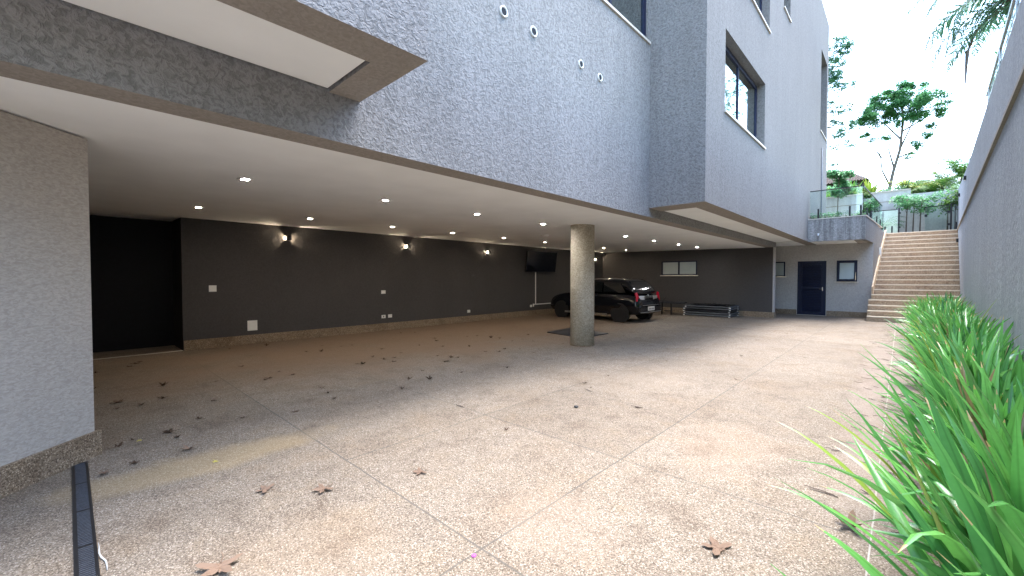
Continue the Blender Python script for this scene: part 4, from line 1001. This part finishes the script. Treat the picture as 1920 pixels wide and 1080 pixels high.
# big palm leaning in from the right, above the boundary wall
P_ = thing('tall_palm', 'tall palm with long drooping fronds above the boundary wall', 'palm', (3.5, 20, 4.4))
r_, l_ = MB(), MB(); rp = random.Random(77)
r_.tube([(3.3, 20, 4.4), (3.35, 20, 7.5), (3.15, 20, 10.2)], .2, 12, .16)
for (az, el, L, bd) in ((180, .42, 3.6, 2.2), (172, .15, 3.5, 1.9), (190, .0, 3.1, 1.6), (200, .7, 3.6, 2.2), (160, .6, 3.4, 2.2), (184, -.25, 2.9, 1.2), (150, .1, 3.2, 1.7), (215, .3, 3.4, 2.0), (240, .6, 3.4, 2), (120, .5, 3.4, 2), (90, .4, 3.4, 2), (60, .6, 3.4, 2), (20, .4, 3.4, 2), (-20, .6, 3.4, 2), (-60, .4, 3.4, 2), (178, .9, 3.8, 2.0)):
    frond(r_, l_, (3.15, 20, 10.15), R(az), el, L, 28, .05, .66, bd, rp, .7)
r_.build('trunk', M['bark'], P_, smooth=True); l_.build('fronds', M['palmleaf'], P_)
mb = MB(); mb.tube([(3.1, 20, 10.1), (2.2, 20, 10.0), (1.62, 20, 9.35), (1.44, 20, 8.75)], .03, 6, .03); mb.tube([(1.44, 20, 8.8), (1.42, 20, 8.3), (1.41, 20, 7.75)], .055, 7, .015)
mb.build('dry_spathe', M['bark'], P_, smooth=True)

# young trees on the terrace
def young(label, x, y, z, h, lean, seed, spread=.55, nl=900, size=.12, stems=1, group='young trees on the terrace', mat='treeleaf', droop=.2):
    rr = random.Random(seed); t_ = thing('young_tree', label, 'tree', (x, y, z), group=group); mb = MB(); lf = MB()
    for s_ in range(stems):
        ox = (s_ - (stems - 1) / 2) * .22
        top = Vector((x + ox + lean, y, z + h * rr.uniform(.85, 1)))
        mb.tube([(x + ox, y, z), (x + ox + lean * .3, y, z + h * .5), top], .028, 7, .012)
        for k in range(9):
            a = rr.uniform(0, 6.28); zz = rr.uniform(.45, 1.0); s0 = Vector((x + ox + lean * .3, y, z + h * .5)).lerp(top, (zz - .4) / .6)
            e_ = s0 + Vector((math.cos(a) * spread * rr.uniform(.5, 1), math.sin(a) * spread * rr.uniform(.5, 1), rr.uniform(.05, .4)))
            mid = s0.lerp(e_, .5) + Vector((0, 0, .08)); mb.tube([s0, mid, e_ + Vector((0, 0, -.08))], .010, 5, .004)
            leafquads(lf, e_, .26, nl // 27 // stems * 2, size, rr, .7, droop); leafquads(lf, mid, .2, nl // 27 // stems, size, rr, .7, droop)
    mb.build('trunk', M['bark'], t_, smooth=True); lf.build('crown', M[mat], t_)
young('young tree with dense dark crown behind the planter glass', -2.30, 25.3, tz, 3.3, .05, 41, .5, 3200, .17)
young('three-stemmed young tree with wispy leaves behind the glass gate', .33, 25.5, tz, 1.75, .05, 42, .6, 1700, .15, 3)
young('slim young tree by the boundary wall at the terrace end', 1.5, 25.6, tz, 1.6, 0, 43, .35, 900, .14, 2, mat='bushleaf')
palm('young_palm', 'young feathery palm between the stair railing and the gate', (-.75, 25.6, tz), .35, 11, 1.35, .30, .018, 51, M['palmleaf'], (.5, 1.3), 1.7, .05, cat='palm', n_=14)
def bush(name, label, x, y, z, r_, n_, size, mat, seed, cat='shrub', group=None, flat=.8):
    rr = random.Random(seed); t_ = thing(name, label, cat, (x, y, z), group=group); lf = MB(); st = MB()
    for k in range(7):
        a = rr.uniform(0, 6.28); e_ = Vector((x + math.cos(a) * r_ * .6, y + math.sin(a) * r_ * .6, z + r_ * rr.uniform(.6, 1.3)))
        st.tube([(x, y, z), tuple(e_)], .012, 5, .004); leafquads(lf, e_, r_ * .5, n_ // 7, size, rr, flat)
    st.build('stem', M['bark'], t_); lf.build('foliage', mat, t_)
for i, (x, lab) in enumerate(((-2.22, 'low grey-green shrub at the left end of the planter glass'), (-1.85, 'low leafy shrub second from the left in the planter'), (-1.5, 'low leafy shrub in the middle of the planter'), (-1.15, 'low leafy shrub at the right corner of the planter'))):
    bush('planter_shrub', lab, x, 18.2, 3.36, .26, 210, .09, M['treeleaf'] if i % 2 else M['palmleaf'], 60 + i, group='low shrubs in the planter')
# planting behind the terrace wall
def agave(label, x, y, z, r_, nl, wd, mat, seed, name='broad_leaf_plant'):
    rr = random.Random(seed); mb = MB(); mb.uv = []
    for i in range(nl): blade(mb, (x, y, z), rr.uniform(0, 6.28), rr.uniform(.1, .9), r_ * rr.uniform(.7, 1.1), wd, rr.uniform(.2, 1.0), rr, rr.uniform(-.4, .4))
    o = mb.build(name, mat, smooth=True); tag(o, label, 'plant', 'plants behind the terrace wall')
agave('broad-leaved light green plant behind the dark young tree', -2.75, 27.4, 5.2, 1.3, 22, .2, M['bushleaf'], 71)
agave('broad-leaved light green plant left of the yellow one', -1.95, 27.6, 5.2, 1.25, 22, .18, M['bushleaf'], 72)
agave('yellow-green spiky plant behind the terrace wall', -1.25, 27.3, 5.2, 1.25, 26, .12, M['yellowleaf'], 73)
agave('dark spiky plant at the foot of the tall tree', -.55, 27.6, 5.2, 1.0, 26, .08, M['palmleaf'], 74)
agave('dark grassy plant right of the tall tree foot', .0, 27.8, 5.3, 1.1, 40, .05, M['palmleaf'], 75)
for i, (x, y, h, L, lab) in enumerate(((.35, 28.0, .4, 1.5, 'bushy olive palm, leftmost of those above the terrace wall'), (.95, 27.7, .2, 1.5, 'low arching palm in the middle above the terrace wall'), (1.35, 28.6, .7, 1.7, 'taller fan of palm fronds above the terrace wall'), (1.95, 28.2, .9, 1.7, 'bright green palm against the boundary wall'), (2.7, 30.5, 1.0, 1.8, 'palm partly hidden by the top of the boundary wall'))):
    palm('garden_palm', lab, (x, y, 5.2), h, 20, L, .34, .028, 80 + i, M['bushleaf'] if i % 2 else M['yellowleaf'] if i == 0 else M['bushleaf'], (.3, 1.35), 1.9, .06, group='palms above the terrace wall', n_=13)
for i, (x, y, r_, lab) in enumerate(((-3.6, 29.5, 1.0, 'rounded dark shrub nearest the house corner above the wall'), (-2.4, 31, 1.0, 'rounded shrub in front of the little tiled house'), (-.9, 30.5, .7, 'rounded shrub beside the yellow-green plant'), (.4, 30.5, .8, 'rounded shrub behind the olive palm'))):
    bush('garden_shrub', lab, x, y, 5.3, r_, 1500, .16, M['treeleaf'], 90 + i, group='rounded shrubs above the terrace wall')
# little tiled house beyond
hh = thing('distant_house', 'small distant house with a brown tiled roof behind the shrubs', 'house', (-3.2, 36, 6.0))
MB().box(-4.6, -1.9, 35, 37.4, 6.0, 7.75).build('wall', M['rooftile'], hh)
mb = MB(); mb.add([(-4.9, 34.7, 7.7), (-1.6, 34.7, 7.7), (-1.6, 37.7, 7.7), (-4.9, 37.7, 7.7), (-4.3, 36.2, 8.75), (-2.9, 36.2, 8.75)], [(0, 1, 5, 4), (1, 2, 5), (2, 3, 4, 5), (3, 0, 4), (0, 3, 2, 1)])
mb.build('roof', M['rooftile'], hh)
mb = MB()
for k in range(22):
    x = -4.85 + k * .15; tt = min(1, max(0, (x + 4.9) / .6)); t2_ = min(1, max(0, (-1.6 - x) / 1.3)); q = min(tt, t2_)
    mb.tube([(x, 34.68, 7.72), (x, 34.68 + 1.5 * q, 7.72 + 1.06 * q)], .04, 5)
mb.build('roof_tiles', M['rooftile'], hh)
